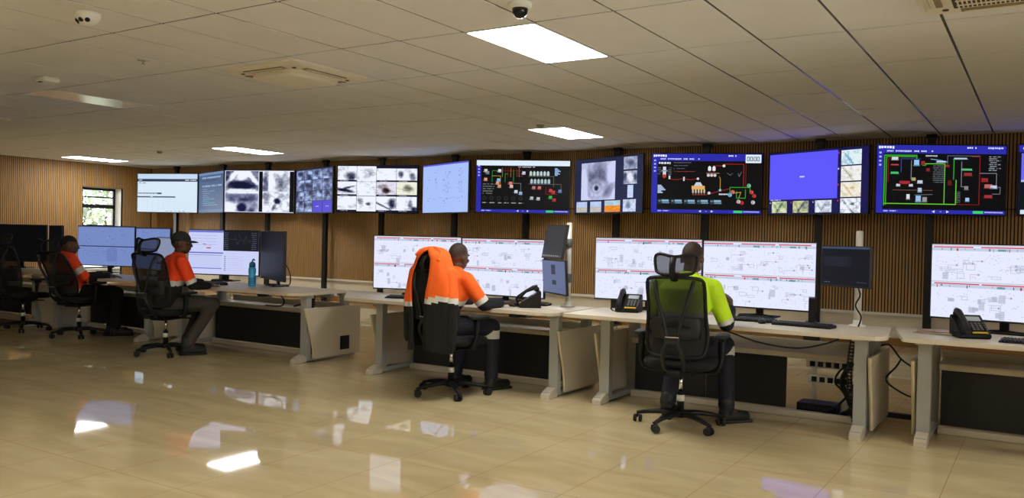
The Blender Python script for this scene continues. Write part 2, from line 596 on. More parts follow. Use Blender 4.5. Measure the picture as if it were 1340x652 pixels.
def ac_unit(cx, cy, label, grille=False):
    t = thing('ceiling_air_conditioner', label, 'air conditioner', (cx, cy, ZC), 0, 'ceiling air conditioners')
    b = MB()
    def rr(w, r, n=6):
        pts = []
        for sx, sy, a0 in ((1, 1, 0), (-1, 1, 90), (-1, -1, 180), (1, -1, 270)):
            for k in range(n + 1):
                a = R(a0 + 90 * k / n)
                pts.append((sx * (w - r) + r * math.cos(a), sy * (w - r) + r * math.sin(a)))
        return pts
    b.loft([[(x, y, .02) for x, y in rr(.475, .05)], [(x, y, -.012) for x, y in rr(.475, .05)], [(x, y, -.03) for x, y in rr(.44, .06)], [(x, y, -.034) for x, y in rr(.35, .06)]], smooth=False)
    b.build('housing', M_ACW, t)
    b = MB()
    if grille:
        b.box((0, 0, -.04), (.56, .56, .012), bev=.004, mi=0)
        for k in range(22):
            b.box((-.25 + k * .0238, 0, -.048), (.007, .52, .01), mi=1)
        for k in range(5):
            b.box((0, -.2 + k * .1, -.05), (.52, .006, .008), mi=1)
        b.build('return_grille', [M_ACD, M_ACW], t)
    else:
        b.loft([[(x, y, -.03) for x, y in rr(.29, .09)], [(x, y, -.066) for x, y in rr(.3, .1)], [(x, y, -.085) for x, y in rr(.27, .1)], [(x, y, -.09) for x, y in rr(.2, .1)]], smooth=False)
        b.build('centre_panel', M_ACW, t)
    for k in range(4):
        q = Matrix.Rotation(k * PI / 2, 4, 'Z')
        b = MB()
        c = q @ Vector((0, .37, -.033))
        s = (.5, .07, .012) if k % 2 == 0 else (.07, .5, .012)
        b.box(c, s, bev=.005)
        b.build('outlet_slot', M_ACS, t)
        b = MB()
        c = q @ Vector((0, .385, -.042))
        s = (.46, .03, .008) if k % 2 == 0 else (.03, .46, .008)
        b.box(c, s, rot=Euler((R(12) if k % 2 == 0 else 0, 0 if k % 2 == 0 else R(12), k * 0)).to_matrix(), bev=.003)
        b.build('louvre', M_ACW, t)
    for sx in (-1, 1):
        for sy in (-1, 1):
            b = MB(); b.cone((sx * .33, sy * .33, -.03), (sx * .33, sy * .33, -.04), .018, seg=10); b.build('screw_cover', M_ACD, t)
ac_unit(-5.9, 5.5, 'cream square cassette air conditioner left of the nearest lit panel')
ac_unit(-.22, 5.4, 'cream cassette air conditioner with dark slotted grille at top right corner', True)
ac_unit(-12.55, 5.62, 'cream cassette air conditioner at far left edge of the ceiling')

def small_sensor(loc, label, kind, name, cat):
    t = thing(name, label, cat, loc)
    if kind == 'camera':
        b = MB(); b.lathe([(.001, .01), (.085, .01), (.085, -.02), (.07, -.05), (.04, -.075), (.001, -.08)]); b.build('housing', M_WHITE, t)
        for k in range(4):
            a = R(-150 + 40 * k)
            b = MB(); b.ell((.058 * math.cos(a), .058 * math.sin(a), -.05), .019); b.build('lens', M_PLAST, t)
    elif kind == 'dome':
        b = MB(); b.lathe([(.001, .01), (.075, .01), (.075, -.02), (.06, -.03), (.001, -.031)]); b.build('mount', M_WHITE, t)
        b = MB(); b.ell((0, 0, -.04), .052); b.build('dome', mat('smoked_dome', (12, 12, 14), .1), t)
    elif kind == 'detector':
        b = MB(); b.lathe([(.001, .01), (.06, .01), (.06, -.014), (.05, -.02), (.001, -.021)]); b.build('mount', M_WHITE, t)
        b = MB(); b.lathe([(.001, -.02), (.046, -.02), (.05, -.035), (.036, -.055), (.001, -.058)]); b.build('sensor_head', mat('grey_sensor', (150, 146, 136), .5), t)
    elif kind == 'box':
        b = MB(); b.box((0, 0, -.02), (.17, .17, .05), bev=.02); b.build('housing', M_WHITE, t)
        b = MB(); b.box((-.02, -.06, -.046), (.06, .02, .008)); b.build('slot', M_ACD, t)
    else:
        b = MB(); b.lathe([(.001, .04), (.05, .04), (.05, -.004), (.03, -.008), (.012, -.012), (.01, -.03), (.018, -.033), (.001, -.036)], seg=14); b.build('sprinkler_body', M_CHROME, t)
small_sensor((-5.61, 3.32, ZC), 'white round ceiling camera with dark lenses near top left', 'camera', 'ceiling_camera', 'camera')
small_sensor((-2.84, 4.51, ZC), 'black dome camera above the nearest lit ceiling panel', 'dome', 'dome_camera', 'camera')
small_sensor((-8.36, 4.55, ZC), 'small white square sensor box on left part of ceiling', 'box', 'ceiling_sensor', 'sensor')
small_sensor((-13.91, 9.66, ZC), 'small round smoke detector between the two left lit panels', 'detector', 'smoke_detector', 'detector')
small_sensor((-5.5, 9.28, ZC), 'small round smoke detector right beside the panel over the round-hole screen', 'detector', 'smoke_detector', 'detector')
small_sensor((-6.69, 4.47, ZC), 'tiny ceiling sprinkler between the ceiling camera and middle air conditioner', 'sprinkler', 'sprinkler', 'sprinkler')

# ------------------------------------------------------------------ screen pictures (coloured cells on the panel)
def vnoise(nx, ny, fx, fy, seed):
    rs = np.random.RandomState(seed)
    g = rs.rand(int(fy) + 3, int(fx) + 3)
    X, Y = np.meshgrid((np.arange(nx) + .5) / nx * fx, (np.arange(ny) + .5) / ny * fy)
    xi, yi = X.astype(int), Y.astype(int)
    a, c = X - xi, Y - yi
    a, c = a * a * (3 - 2 * a), c * c * (3 - 2 * c)
    return (g[yi, xi] * (1 - a) + g[yi, xi + 1] * a) * (1 - c) + (g[yi + 1, xi] * (1 - a) + g[yi + 1, xi + 1] * a) * c

class Scr:
    """a lit picture: u to the right, v downwards, both 0..1; front looks to -y"""
    def __init__(self, w, h):
        self.w, self.h = w, h
        self.q = []
    def poly(self, pts, col, layer=1):
        self.q.append(([(u, v) for u, v in pts], col, layer))
    def rect(self, u0, v0, u1, v1, col, layer=1):
        self.poly([(u0, v1), (u1, v1), (u1, v0), (u0, v0)], col, layer)
    def line(self, pts, wd, col, layer=2):
        for (a, b), (c, d) in zip(pts[:-1], pts[1:]):
            hx = wd / 2
            hy = wd / 2 * self.w / self.h
            if abs(a - c) >= abs(b - d) * self.h / self.w:
                if a > c: a, b, c, d = c, d, a, b
                self.poly([(a - hx * .5, b + hy), (c + hx * .5, d + hy), (c + hx * .5, d - hy), (a - hx * .5, b - hy)], col, layer)
            else:
                if b < d: a, b, c, d = c, d, a, b
                self.poly([(a - hx, b), (a + hx, b), (c + hx, d), (c - hx, d)], col, layer)
    def disc(self, u, v, r, col, layer=2, n=12, asp=1.0):
        k = self.w / self.h
        self.poly([(u + r * math.cos(2 * PI * i / n), v - r * k * asp * math.sin(2 * PI * i / n)) for i in range(n)], col, layer)
    def words(self, u, v, L, h, col, layer=2, seed=0):
        """an unreadably small run of text, as a row of little marks"""
        rg = random.Random(seed)
        x = u
        while x < u + L:
            w = h * .55 * rg.uniform(.6, 1.0)
            if rg.random() < .86:
                self.rect(x, v - h * .5, min(x + w, u + L), v + h * rg.uniform(.2, .5), col, layer)
            x += w * 1.3
    def feed(self, u0, v0, u1, v1, nx, ny, base, blobs, seed, lo=(18, 20, 54), hi=(240, 245, 255), nz=.3, fx=6, fy=5, layer=1):
        val = base + nz * (vnoise(nx, ny, fx, fy, seed) - .5) + nz * .6 * (vnoise(nx, ny, fx * 3, fy * 3, seed + 9) - .5)
        X, Y = np.meshgrid((np.arange(nx) + .5) / nx, (np.arange(ny) + .5) / ny)
        for bl in blobs:
            cx, cy, rx, ry, dv = bl[:5]
            ang = R(bl[5]) if len(bl) > 5 else 0
            dx, dy = X - cx, Y - cy
            ex, ey = dx * math.cos(ang) + dy * math.sin(ang), -dx * math.sin(ang) + dy * math.cos(ang)
            d = np.sqrt((ex / rx) ** 2 + (ey / ry) ** 2)
            val = val + dv * np.clip(1.6 - 1.2 * d, 0, 1)
        val = np.clip((val - .5) * 1.45 + .57, 0, 1)
        du, dv_ = (u1 - u0) / nx, (v1 - v0) / ny
        lo, hi = np.array(lo, float), np.array(hi, float)
        for j in range(ny):
            for i in range(nx):
                c = lo + (hi - lo) * val[j, i]
                self.rect(u0 + du * i, v0 + dv_ * j, u0 + du * (i + 1), v0 + dv_ * (j + 1), tuple(c), layer)
    def build(self, name, m, parent, loc=(0, 0, 0), rot=(0, 0, 0)):
        vs, fs, cs = [], [], []
        for pts, col, layer in self.q:
            n = len(vs)
            for u, v in pts:
                vs.append(((min(1, max(0, u)) - .5) * self.w, -.0004 * layer, (.5 - min(1, max(0, v))) * self.h))
            fs.append(list(range(n, n + len(pts))))
            cs.append(hexc(*col))
        me = bpy.data.meshes.new(name)
        me.from_pydata(vs, [], fs)
        at = me.color_attributes.new('Col', 'FLOAT_COLOR', 'CORNER')
        arr = []
        for f, c in zip(fs, cs):
            arr += [c[0], c[1], c[2], 1.0] * len(f)
        at.data.foreach_set('color', arr)
        return link(name, me, m, parent, loc, rot)

WHT = (226, 236, 255)
BLU = (44, 44, 170)
DKB = (12, 12, 14)

def pic_list(s):                                  # pale list page
    s.rect(0, 0, 1, 1, (214, 232, 246), 0)
    s.rect(0, 0, 1, .13, (196, 218, 242))
    s.rect(0, .13, 1, .2, (44, 56, 84))
    s.words(.02, .165, .06, .03, (200, 210, 230), 2, 1); s.words(.78, .165, .2, .03, (220, 226, 240), 2, 2)
    s.words(.02, .24, .12, .03, (120, 130, 150), 2, 3)
    s.words(.01, .51, .33, .035, (88, 100, 124), 2, 4); s.rect(.33, .49, .41, .53, (60, 72, 100), 3)
    s.rect(0, .585, .64, .62, (78, 92, 118)); s.words(.22, .6, .06, .025, (210, 220, 235), 3, 5)
    for k in range(7): s.rect(.08 + k * .09, .63, .083 + k * .09, .97, (190, 208, 228), 1)
    for k in range(5): s.words(.48 + k * .07, .975, .04, .02, (130, 146, 170), 2, 6 + k)

def pic_terminal(s):                              # grey-blue page of text lines
    s.rect(0, 0, 1, 1, (70, 92, 128), 0)
    s.rect(0, 0, 1, .06, (110, 138, 176)); s.rect(0, .93, 1, 1, (86, 112, 150))
    s.words(.15, .13, .75, .045, (160, 184, 214), 2, 1); s.words(.15, .2, .6, .03, (40, 52, 80), 2, 2)
    s.words(.15, .34, .8, .05, (150, 176, 208), 2, 3)
    for k in range(9):
        s.words(.18, .42 + k * .05, RNG.uniform(.15, .62), .022, (98, 170, 190) if 4 < k < 8 else (128, 156, 186), 2, 20 + k)

def pic_quad(s):                                  # four grey-blue camera pictures
    s.rect(0, 0, 1, 1, (216, 224, 250), 0)
    s.feed(.01, .01, .49, .49, 34, 22, .5, [(.5, .15, .18, .3, .45), (.2, .3, .08, .5, .5, 25), (.8, .3, .08, .5, .5, -25), (.5, .7, .4, .22, -.55), (.05, .4, .1, .5, -.3), (.5, .98, .5, .1, .4)], 11, nz=.35)
    s.feed(.01, .5, .49, .985, 34, 22, .62, [(.5, .3, .5, .28, -.3), (.5, .8, .14, .22, -.7), (.12, .85, .2, .3, .4), (.82, .85, .1, .3, -.3, 20), (.5, .02, .5, .1, .4)], 12, lo=(24, 24, 70), nz=.25)
    for u0, u1 in ((.5, .552), (.94, 1)): s.rect(u0, .02, u1, .985, (10, 10, 14), 2)
    s.feed(.552, .01, .94, .495, 28, 22, .72, [(.3, .5, .08, .7, .4), (.75, .6, .25, .4, -.25), (.1, .6, .1, .5, -.3)], 13, nz=.35)
    s.feed(.552, .51, .94, .985, 28, 22, .8, [(.15, .25, .15, .3, -.4), (.55, .45, .12, .14, -.7), (.45, .7, .06, .25, -.4, 20), (.85, .2, .12, .2, -.2)], 14, nz=.4)

def pic_tiles(s):                                 # dim blue camera tiles, two violet ones
    s.rect(0, 0, 1, 1, (40, 48, 96), 0)
    us = [0.01, .24, .47, .735, .995]
    vs = [.02, .25, .5, .735, .99]
    k = 30
    for i in range(4):
        for j in range(4):
            k += 1
            if i >= 2 and j == 3:
                s.rect(us[i] + .01, vs[j], us[i + 1] - .01, vs[j + 1], (72, 58, 206), 1)
                s.words(us[i] + .09, .86, .08, .02, (190, 190, 240), 2, k)
                continue
            s.feed(us[i], vs[j], us[i + 1] - .012, vs[j + 1] - .012, 10, 10, .5, [(RNG.random(), RNG.random(), .3, .3, -.3), (RNG.random(), RNG.random(), .3, .2, .35)], k, lo=(26, 32, 66), hi=(176, 196, 240), nz=.5, fx=3, fy=3)

def pic_mosaic(s):                                # bright camera mosaic
    s.rect(0, 0, 1, 1, (18, 20, 44), 0)
    us = [.003, .245, .49, .74, .995]
    specs = {0: [(.7, .75, .35, .3, -.6)], 1: [(.5, .5, .3, .3, -.2)], 2: [], 3: [(.2, .5, .15, .3, -.6), (.8, .7, .2, .3, -.4)],
             4: [(.4, .7, .5, .12, -.7, 15), (.6, .45, .4, .08, -.5, -20)], 5: [], 6: [(.5, .7, .2, .2, -.8), (.3, .4, .3, .2, -.4)], 7: [(.55, .5, .25, .3, -.4)],
             8: [(.5, .8, .5, .2, -.1)], 9: [(.2, .3, .15, .25, -.4), (.6, .5, .12, .1, -.6)], 10: [(.35, .7, .45, .07, -.7, 35), (.8, .5, .2, .4, -.6)], 11: [(.7, .6, .12, .3, -.6), (.9, .9, .15, .2, -.8)]}
    rows = [(.01, .34), (.345, .65), (.66, .985)]
    for j, (a, c) in enumerate(rows):
        for i in range(4):
            k = j * 4 + i
            top = .045 if i >= 2 and j == 0 else 0
            hi, lo = (240, 244, 255), (20, 22, 50)
            if k == 7: hi, lo = (240, 238, 220), (60, 62, 50)
            if k == 6: hi, lo = (228, 224, 240), (30, 14, 16)
            s.feed(us[i], a + top, us[i + 1] - .004, c - (.03 if i != 1 else 0), 20, 13, .86, specs[k], 60 + k, lo=lo, hi=hi, nz=.35, fx=4, fy=4)
            if i != 1: s.words(us[i] + .03, c - .012, .1, .016, (180, 184, 210), 2, k)

def pic_pale(s):                                  # pale blue sheet of faint symbols
    s.rect(0, 0, 1, 1, (166, 192, 248), 0)
    s.rect(0, 0, 1, .03, (92, 84, 216), 1)
    rg = random.Random(4)
    for k in range(46):
        u, v = rg.choice([.12, .3, .5, .56, .8, .86]) + rg.uniform(-.04, .04), rg.uniform(.12, .8)
        s.rect(u, v, u + rg.uniform(.008, .03), v + rg.uniform(.008, .03), (120, 146, 208), 1)
    for u in (.55, .84):
        for a in (.16, .36, .5):
            s.line([(u - .03, a), (u - .03, a + .08), (u, a + .11), (u + .03, a + .08), (u + .03, a)], .005, (126, 150, 212))
    for k in range(6): s.words(.1 + .13 * k, .7 + .02 * (k % 2), .09, .014, (130, 152, 206), 1, k)

def scada_frame(s, header=True):
    s.rect(0, 0, 1, 1, DKB, 0)
    s.rect(0, 0, .05, 1, BLU); s.rect(0, .945, 1, 1, BLU)
    for k in range(4): s.rect(.016, .1 + k * .06, .034, .125 + k * .06, (180, 186, 240), 2)
    if header:
        s.rect(0, 0, 1, .12, BLU)
        s.words(.012, .035, .12, .04, (236, 240, 255), 2, 1)
        s.words(.06, .088, .38, .024, (210, 214, 250), 2, 2)
        s.words(.7, .035, .07, .03, (226, 230, 255), 2, 3); s.words(.86, .035, .12, .03, (200, 206, 250), 2, 4)
    else:
        s.rect(0, 0, 1, .1, (222, 238, 250), 2)
    s.rect(.755, .952, .835, .99, (60, 210, 96), 2)
    s.words(.06, .97, .11, .02, (190, 194, 240), 2, 5); s.words(.845, .97, .14, .02, (190, 194, 240), 2, 6)
    for u, d in ((.45, -1), (.56, 1)):
        s.poly([(u - d * .01, .99), (u + d * .012, .97), (u - d * .01, .95)] if d > 0 else [(u - d * .01, .95), (u + d * .012, .97), (u - d * .01, .99)], (220, 224, 250), 2)
    s.rect(.5, .963, .512, .978, (160, 164, 230), 2)

RED, GRN, LGN, YEL, GRY, CYN, SAL = (148, 28, 24), (44, 168, 52), (104, 200, 50), (196, 160, 40), (128, 132, 140), (130, 190, 230), (226, 150, 120)
def tank(s, u, v, w, h, col):
    s.rect(u - w / 2, v - h * .3, u + w / 2, v + h * .35, col, 3)
    s.poly([(u - w / 2, v - h * .3), (u + w / 2, v - h * .3), (u, v - h * .55)], col, 3)
    s.rect(u - w * .3, v + h * .35, u + w * .3, v + h * .5, tuple(int(c * .6) for c in col), 3)

def pic_plant_a(s):                               # black process drawing, white top bar, grey tank rows
    scada_frame(s, False)
    for k in range(6):
        tank(s, .585 + k * .037, .25, .026, .1, (186, 206, 206)); tank(s, .595 + k * .037, .4, .026, .1, (170, 194, 198))
    s.line([(.56, .3), (.83, .3), (.83, .5)], .003, GRY); s.line([(.56, .45), (.84, .45)], .003, GRY)
    s.words(.45, .125, .18, .02, (190, 196, 210), 2, 3)
    for p, c in (([(.17, .42), (.17, .2), (.28, .2), (.28, .3)], GRN), ([(.27, .2), (.5, .2)], RED), ([(.31, .42), (.31, .26), (.34, .26)], GRN), ([(.4, .18), (.4, .44)], GRN), ([(.44, .18), (.44, .3), (.5, .3)], RED), ([(.17, .3), (.26, .3), (.26, .5)], YEL), ([(.34, .44), (.48, .44), (.48, .6)], GRY)):
        s.line(p, .004, c)
    for k in range(7): s.line([(.28 + .03 * k, .14), (.28 + .03 * k, .32)], .0025, RED if k % 3 else YEL)
    for u, v, c in ((.1, .2, (200, 204, 210)), (.12, .24, GRY), (.1, .37, SAL), (.25, .2, (220, 220, 230)), (.23, .44, SAL), (.25, .5, (210, 150, 130)), (.37, .44, (226, 120, 110)), (.38, .5, (220, 190, 180)), (.24, .38, CYN), (.62, .52, (190, 120, 120)), (.68, .52, (210, 110, 100)), (.8, .57, (190, 70, 80)), (.83, .6, (200, 60, 60)), (.9, .58, (110, 130, 190)), (.6, .72, (180, 190, 196)), (.67, .73, (190, 196, 200)), (.8, .7, (52, 180, 90)), (.84, .75, (180, 50, 50)), (.51, .24, (206, 206, 220)), (.43, .6, (206, 214, 226)), (.48, .63, (150, 180, 220))):
        s.rect(u - .017, v - .03, u + .017, v + .03, c, 3); s.rect(u - .03, v + .012, u + .02, v + .022, tuple(int(x * .7) for x in c), 4)
    for k in range(6):
        s.disc(.09 + k * .078, .73, .02, (70, 74, 86), 2); s.disc(.09 + k * .078, .73, .0165, DKB, 3); s.words(.07 + k * .078, .82, .05, .02, (180, 184, 190), 2, k)
    for k in range(5): s.words(.07, .46 + k * .045, .14 - .01 * k, .02, (120, 126, 134), 2, 30 + k)
    s.line([(.84, .45), (.91, .45), (.91, .55)], .003, GRY); s.line([(.75, .5), (.75, .64), (.87, .64)], .004, RED)
    for k in range(6): s.rect(.84, .14 + k * .025, .84 + (.03 + .04 * ((k * 37) % 5) / 5), .16 + k * .025, (150, 180, 226), 2)

def pic_plant_b(s):                               # black process drawing with hopper and red lines
    scada_frame(s)
    s.words(.06, .16, .11, .04, (220, 222, 226), 2, 9)
    s.rect(.1, .22, .13, .36, (210, 214, 226), 3); s.rect(.085, .28, .145, .3, (140, 150, 170), 4); s.disc(.115, .38, .018, (190, 60, 50), 4)
    for k in range(4): s.words(.055, .24 + .035 * k, .03, .015, (120, 126, 134), 2, k); s.words(.15, .24 + .035 * k, .03, .015, (120, 126, 134), 2, 8 + k)
    s.rect(.155, .37, .17, .43, (214, 218, 226), 3); s.rect(.29, .39, .303, .46, (214, 218, 226), 3)
    s.line([(.17, .43), (.22, .44), (.29, .42), (.36, .44), (.42, .42)], .006, RED); s.disc(.425, .42, .012, (200, 206, 226), 3)
    s.rect(.37, .54, .49, .6, (226, 172, 96), 3); s.poly([(.39, .54), (.47, .54), (.45, .48), (.41, .48)], (196, 206, 222), 3)
    for k in range(5): s.rect(.375 + .026 * k, .6, .39 + .026 * k, .66, (206, 190, 150), 3); s.rect(.38 + .026 * k, .65, .386 + .026 * k, .69, GRY, 3)
    s.line([(.38, .69), (.5, .69), (.6, .64), (.72, .58)], .007, RED); s.disc(.53, .66, .014, (200, 206, 216), 3)
    for u in (.53, .57): tank(s, u, .25, .028, .09, (232, 234, 236))
    for u in (.52, .55, .58): s.disc(u, .36, .014, (212, 206, 200), 3)
    s.rect(.5, .32, .62, .33, (190, 120, 110), 3)
    s.line([(.56, .2), (.66, .2), (.66, .17), (.84, .17), (.84, .55)], .007, RED); s.line([(.86, .17), (.86, .6)], .004, (120, 40, 30))
    s.line([(.62, .38), (.63, .42), (.63, .6)], .005, YEL); s.disc(.63, .61, .012, CYN, 3); s.disc(.66, .2, .013, (232, 226, 200), 3)
    s.line([(.69, .32), (.72, .36), (.74, .32)], .004, GRY); s.line([(.79, .32), (.8, .38), (.82, .3)], .004, GRY)
    s.line([(.72, .67), (.72, .56), (.9, .56), (.9, .64)], .006, GRN); s.line([(.78, .62), (.78, .74), (.86, .74), (.86, .6)], .006, GRN); s.line([(.74, .66), (.82, .64), (.8, .74)], .005, YEL)
    for u, v, c in ((.745, .64, (220, 120, 110)), (.915, .64, (214, 80, 70)), (.8, .8, (206, 196, 200)), (.83, .82, (190, 50, 46)), (.93, .81, (200, 206, 222)), (.72, .69, CYN), (.89, .53, (120, 200, 150)), (.94, .7, (190, 60, 60))):
        s.disc(u, v, .018, c, 3); s.rect(u - .012, v - .035, u + .004, v + .03, tuple(int(x * .8) for x in c), 4)
    for k in range(6): s.rect(.055, .53 + k * .024, .09 + .05 * ((k * 29) % 4) / 4, .549 + k * .024, (180, 204, 236), 2)
    for k in range(5):
        s.rect(.06 + k * .12, .77, .165 + k * .12, .85, (44, 54, 66), 2); s.rect(.095 + k * .12, .78, .16 + k * .12, .81, (140, 180, 206), 3); s.rect(.1 + k * .12, .82, .165 + k * .12, .84, (110, 150, 170), 3); s.rect(.065 + k * .12, .79, .085 + k * .12, .81, (90, 150, 160), 3)
    for k in range(3): s.words(.2, .15 + k * .05, .16 - .03 * k, .012, (110, 116, 126), 2, 50 + k)
    s.words(.2, .3, .2, .012, (140, 60, 60), 2, 55); s.words(.62, .68, .08, .025, (220, 224, 230), 2, 56)
    # round-cornered clock box, top right
    s.rect(.855, .01, .995, .15, (226, 240, 252), 5)
    seg = {'0': ((0, 0, 1, 0), (1, 0, 1, 2), (1, 2, 0, 2), (0, 2, 0, 0))}
    for i, x in enumerate((.87, .898, .93, .958)):
        for (a, c_, d, e) in seg['0']:
            s.line([(x + a * .018, .05 + c_ * .032), (x + d * .018, .05 + e * .032)], .006, (46, 60, 84), 7)
    for v in (.07, .095): s.rect(.922, v, .9255, v + .01, (46, 60, 84), 7)

def pic_plant_c(s):                               # black process drawing framed by green lines
    scada_frame(s)
    s.line([(.06, .89), (.06, .15), (.31, .15), (.31, .2)], .01, GRN); s.line([(.075, .88), (.075, .17), (.3, .17)], .004, LGN)
    s.line([(.06, .86), (.62, .86), (.62, .5)], .007, LGN); s.line([(.53, .86), (.53, .27), (.36, .27)], .006, LGN); s.line([(.6, .5), (.6, .2), (.66, .2)], .006, GRN)
    s.line([(.09, .55), (.09, .2), (.18, .2)], .004, RED); s.line([(.8, .86), (.8, .16), (.74, .16)], .007, (130, 26, 22)); s.line([(.62, .86), (.8, .86)], .004, RED)
    s.line([(.19, .4), (.19, .2), (.34, .2)], .006, (50, 70, 150)); s.line([(.27, .22), (.27, .5), (.31, .5)], .005, GRY); s.line([(.66, .23), (.66, .6), (.7, .6)], .005, GRY)
    s.line([(.8, .4), (.93, .4), (.93, .58)], .005, GRY); s.line([(.94, .6), (.96, .6), (.96, .7), (.9, .7)], .004, GRY); s.line([(.55, .27), (.55, .15), (.8, .15)], .003, GRY); s.line([(.42, .2), (.5, .22), (.55, .24)], .005, CYN)
    for u, v, w, h, c in ((.14, .2, .05, .05, (206, 216, 226)), (.14, .29, .06, .02, (190, 70, 60)), (.14, .41, .06, .035, (70, 190, 110)), (.31, .26, .04, .09, (150, 194, 236)), (.36, .26, .03, .06, (150, 40, 44)), (.37, .29, .03, .02, GRN), (.4, .36, .025, .05, (140, 40, 46)), (.5, .24, .07, .03, (180, 206, 230)), (.22, .55, .08, .05, (160, 40, 50)), (.17, .59, .03, .04, (200, 206, 216)), (.27, .59, .03, .04, (200, 206, 216)), (.29, .5, .03, .05, (180, 160, 110)), (.34, .54, .04, .05, (196, 206, 222)), (.34, .66, .03, .07, (170, 196, 226)), (.25, .76, .025, .08, (216, 222, 228)), (.33, .79, .04, .1, (150, 190, 232)), (.38, .8, .035, .08, (150, 150, 150)), (.65, .19, .1, .025, (176, 206, 232)), (.7, .35, .08, .03, (90, 190, 130)), (.71, .42, .06, .05, (150, 50, 46)), (.84, .5, .05, .06, (150, 40, 46)), (.87, .59, .06, .06, (190, 100, 100)), (.91, .6, .05, .05, (190, 206, 232)), (.87, .74, .06, .05, (160, 50, 60)), (.7, .62, .03, .06, (130, 134, 140)), (.71, .79, .03, .06, (160, 196, 230)), (.55, .3, .03, .04, (150, 40, 40)), (.57, .55, .03, .08, (90, 30, 30))):
        s.rect(u - w / 2, v - h / 2, u + w / 2, v + h / 2, c, 3); s.rect(u - w * .6, v + h * .3, u + w * .6, v + h * .5, tuple(int(x * .7) for x in c), 4)
    s.line([(.13, .66), (.44, .66)], .003, (140, 90, 80)); s.line([(.3, .73), (.44, .72)], .003, GRY)
    for k in range(9): s.words(.44, .3 + k * .03, .09, .012, (116, 122, 132), 2, k); 
    for k in range(8): s.words(.87, .16 + k * .028, .09 - .03 * (k % 2), .014, (160, 166, 178), 2, 20 + k)
    for k in range(7): s.words(.625, .68 + k * .025, .03, .012, (116, 122, 132), 2, 40 + k)
    s.words(.38, .155, .09, .02, (200, 204, 212), 2, 50)

def pic_hole(s):                                  # big round-hole camera picture with smaller ones
    s.rect(0, 0, 1, 1, (34, 40, 72), 0)
    s.feed(.1, .07, .62, .76, 52, 48, .8, [(.45, .25, .4, .3, -.25), (.47, .64, .38, .36, -.34), (.47, .66, .22, .22, .42), (.46, .67, .15, .15, -.42), (.45, .67, .1, .1, .4), (.46, .685, .06, .065, -.9), (.12, .6, .1, .5, .3), (.9, .3, .15, .3, .2), (.85, .75, .1, .3, -.2, 30)], 21, lo=(36, 36, 62), hi=(206, 212, 246), nz=.22)
    s.feed(.74, .02, .93, .24, 12, 10, .6, [(.5, .5, .3, .3, -.4)], 22, lo=(50, 60, 90), hi=(214, 220, 246))
    s.feed(.74, .27, .93, .5, 12, 10, .6, [(.5, .5, .2, .3, .3), (.1, .5, .15, .4, -.4), (.9, .5, .15, .4, -.4)], 23, lo=(50, 60, 90), hi=(230, 232, 246))
    s.feed(.8, .52, .88, .74, 6, 10, .8, [], 24, lo=(80, 100, 150), hi=(200, 216, 250))
    s.feed(.74, .77, .92, .985, 12, 10, .72, [(.4, .5, .2, .3, -.4)], 25, lo=(70, 90, 120), hi=(214, 226, 250))
    for u, k in ((.03, 0), (.25, 1)):
        s.feed(u, .79, u + .17, .985, 12, 6, .6, [], 26 + k, lo=(150, 170, 210), hi=(196, 216, 250)); s.feed(u, .89, u + .17, .985, 12, 4, .6, [], 29, lo=(150, 150, 150), hi=(206, 200, 192), layer=2)
    s.feed(.47, .78, .7, .88, 14, 5, .6, [], 27, lo=(120, 150, 150), hi=(196, 222, 240)); s.feed(.47, .87, .7, .985, 14, 6, .55, [], 28, lo=(206, 90, 20), hi=(250, 170, 60), layer=2)

def pic_violet(s):                                # big violet tile with bright camera pictures
    s.rect(0, 0, 1, 1, (24, 22, 78), 0)
    s.rect(.003, .025, .712, .768, (94, 86, 250))
    s.words(.33, .41, .05, .025, (226, 228, 255), 2, 4); s.words(.02, .775, .11, .018, (196, 200, 250), 2, 5)
    cols = [((60, 130, 170), (224, 240, 244)), ((150, 140, 110), (240, 240, 240)), ((190, 150, 60), (240, 236, 226)), ((40, 44, 60), (240, 246, 255))]
    for j in range(4):
        s.feed(.745, .04 + j * .245, .935, .265 + j * .245, 13, 11, .8, [(.4, .6, .06, .6, -.4, -30), (.6, .4, .1, .1, -.4 if j > 1 else 0)], 70 + j, lo=cols[j][0], hi=cols[j][1], nz=.5)
        s.rect(.715, .06 + j * .245, .725, .085 + j * .245, (220, 50, 80) if j != 1 else (220, 220, 250), 2)
    for u, lo, hi, k in ((.035, (70, 100, 60), (220, 226, 190), 80), (.265, (50, 60, 100), (206, 210, 150), 81), (.495, (120, 130, 160), (230, 240, 244), 82)):
        s.feed(u, .795, u + .165, .985, 14, 9, .72, [(.5, .55, .05, .6, -.4, 25), (.3, .6, .05, .5, -.3, -20), (.75, .3, .3, .3, -.25)], k, lo=lo, hi=hi, nz=.5)
    for u in (.012, .24, .47): s.rect(u, .81, u + .01, .83, (220, 60, 90) if u > .1 and u < .4 else (200, 204, 240), 2)

def pic_violet_edge(s):
    s.rect(0, 0, 1, 1, (20, 22, 40), 0)
    s.rect(0, 0, 1, .1, BLU); s.words(.03, .05, .2, .03, (220, 224, 250), 2, 1)
    s.rect(.02, .12, .98, .5, (110, 106, 250)); s.rect(.02, .5, .98, .53, (170, 190, 230), 2)
    s.rect(.02, .54, .98, .93, (16, 22, 26)); s.rect(.02, .93, .98, .99, (206, 226, 240), 2)

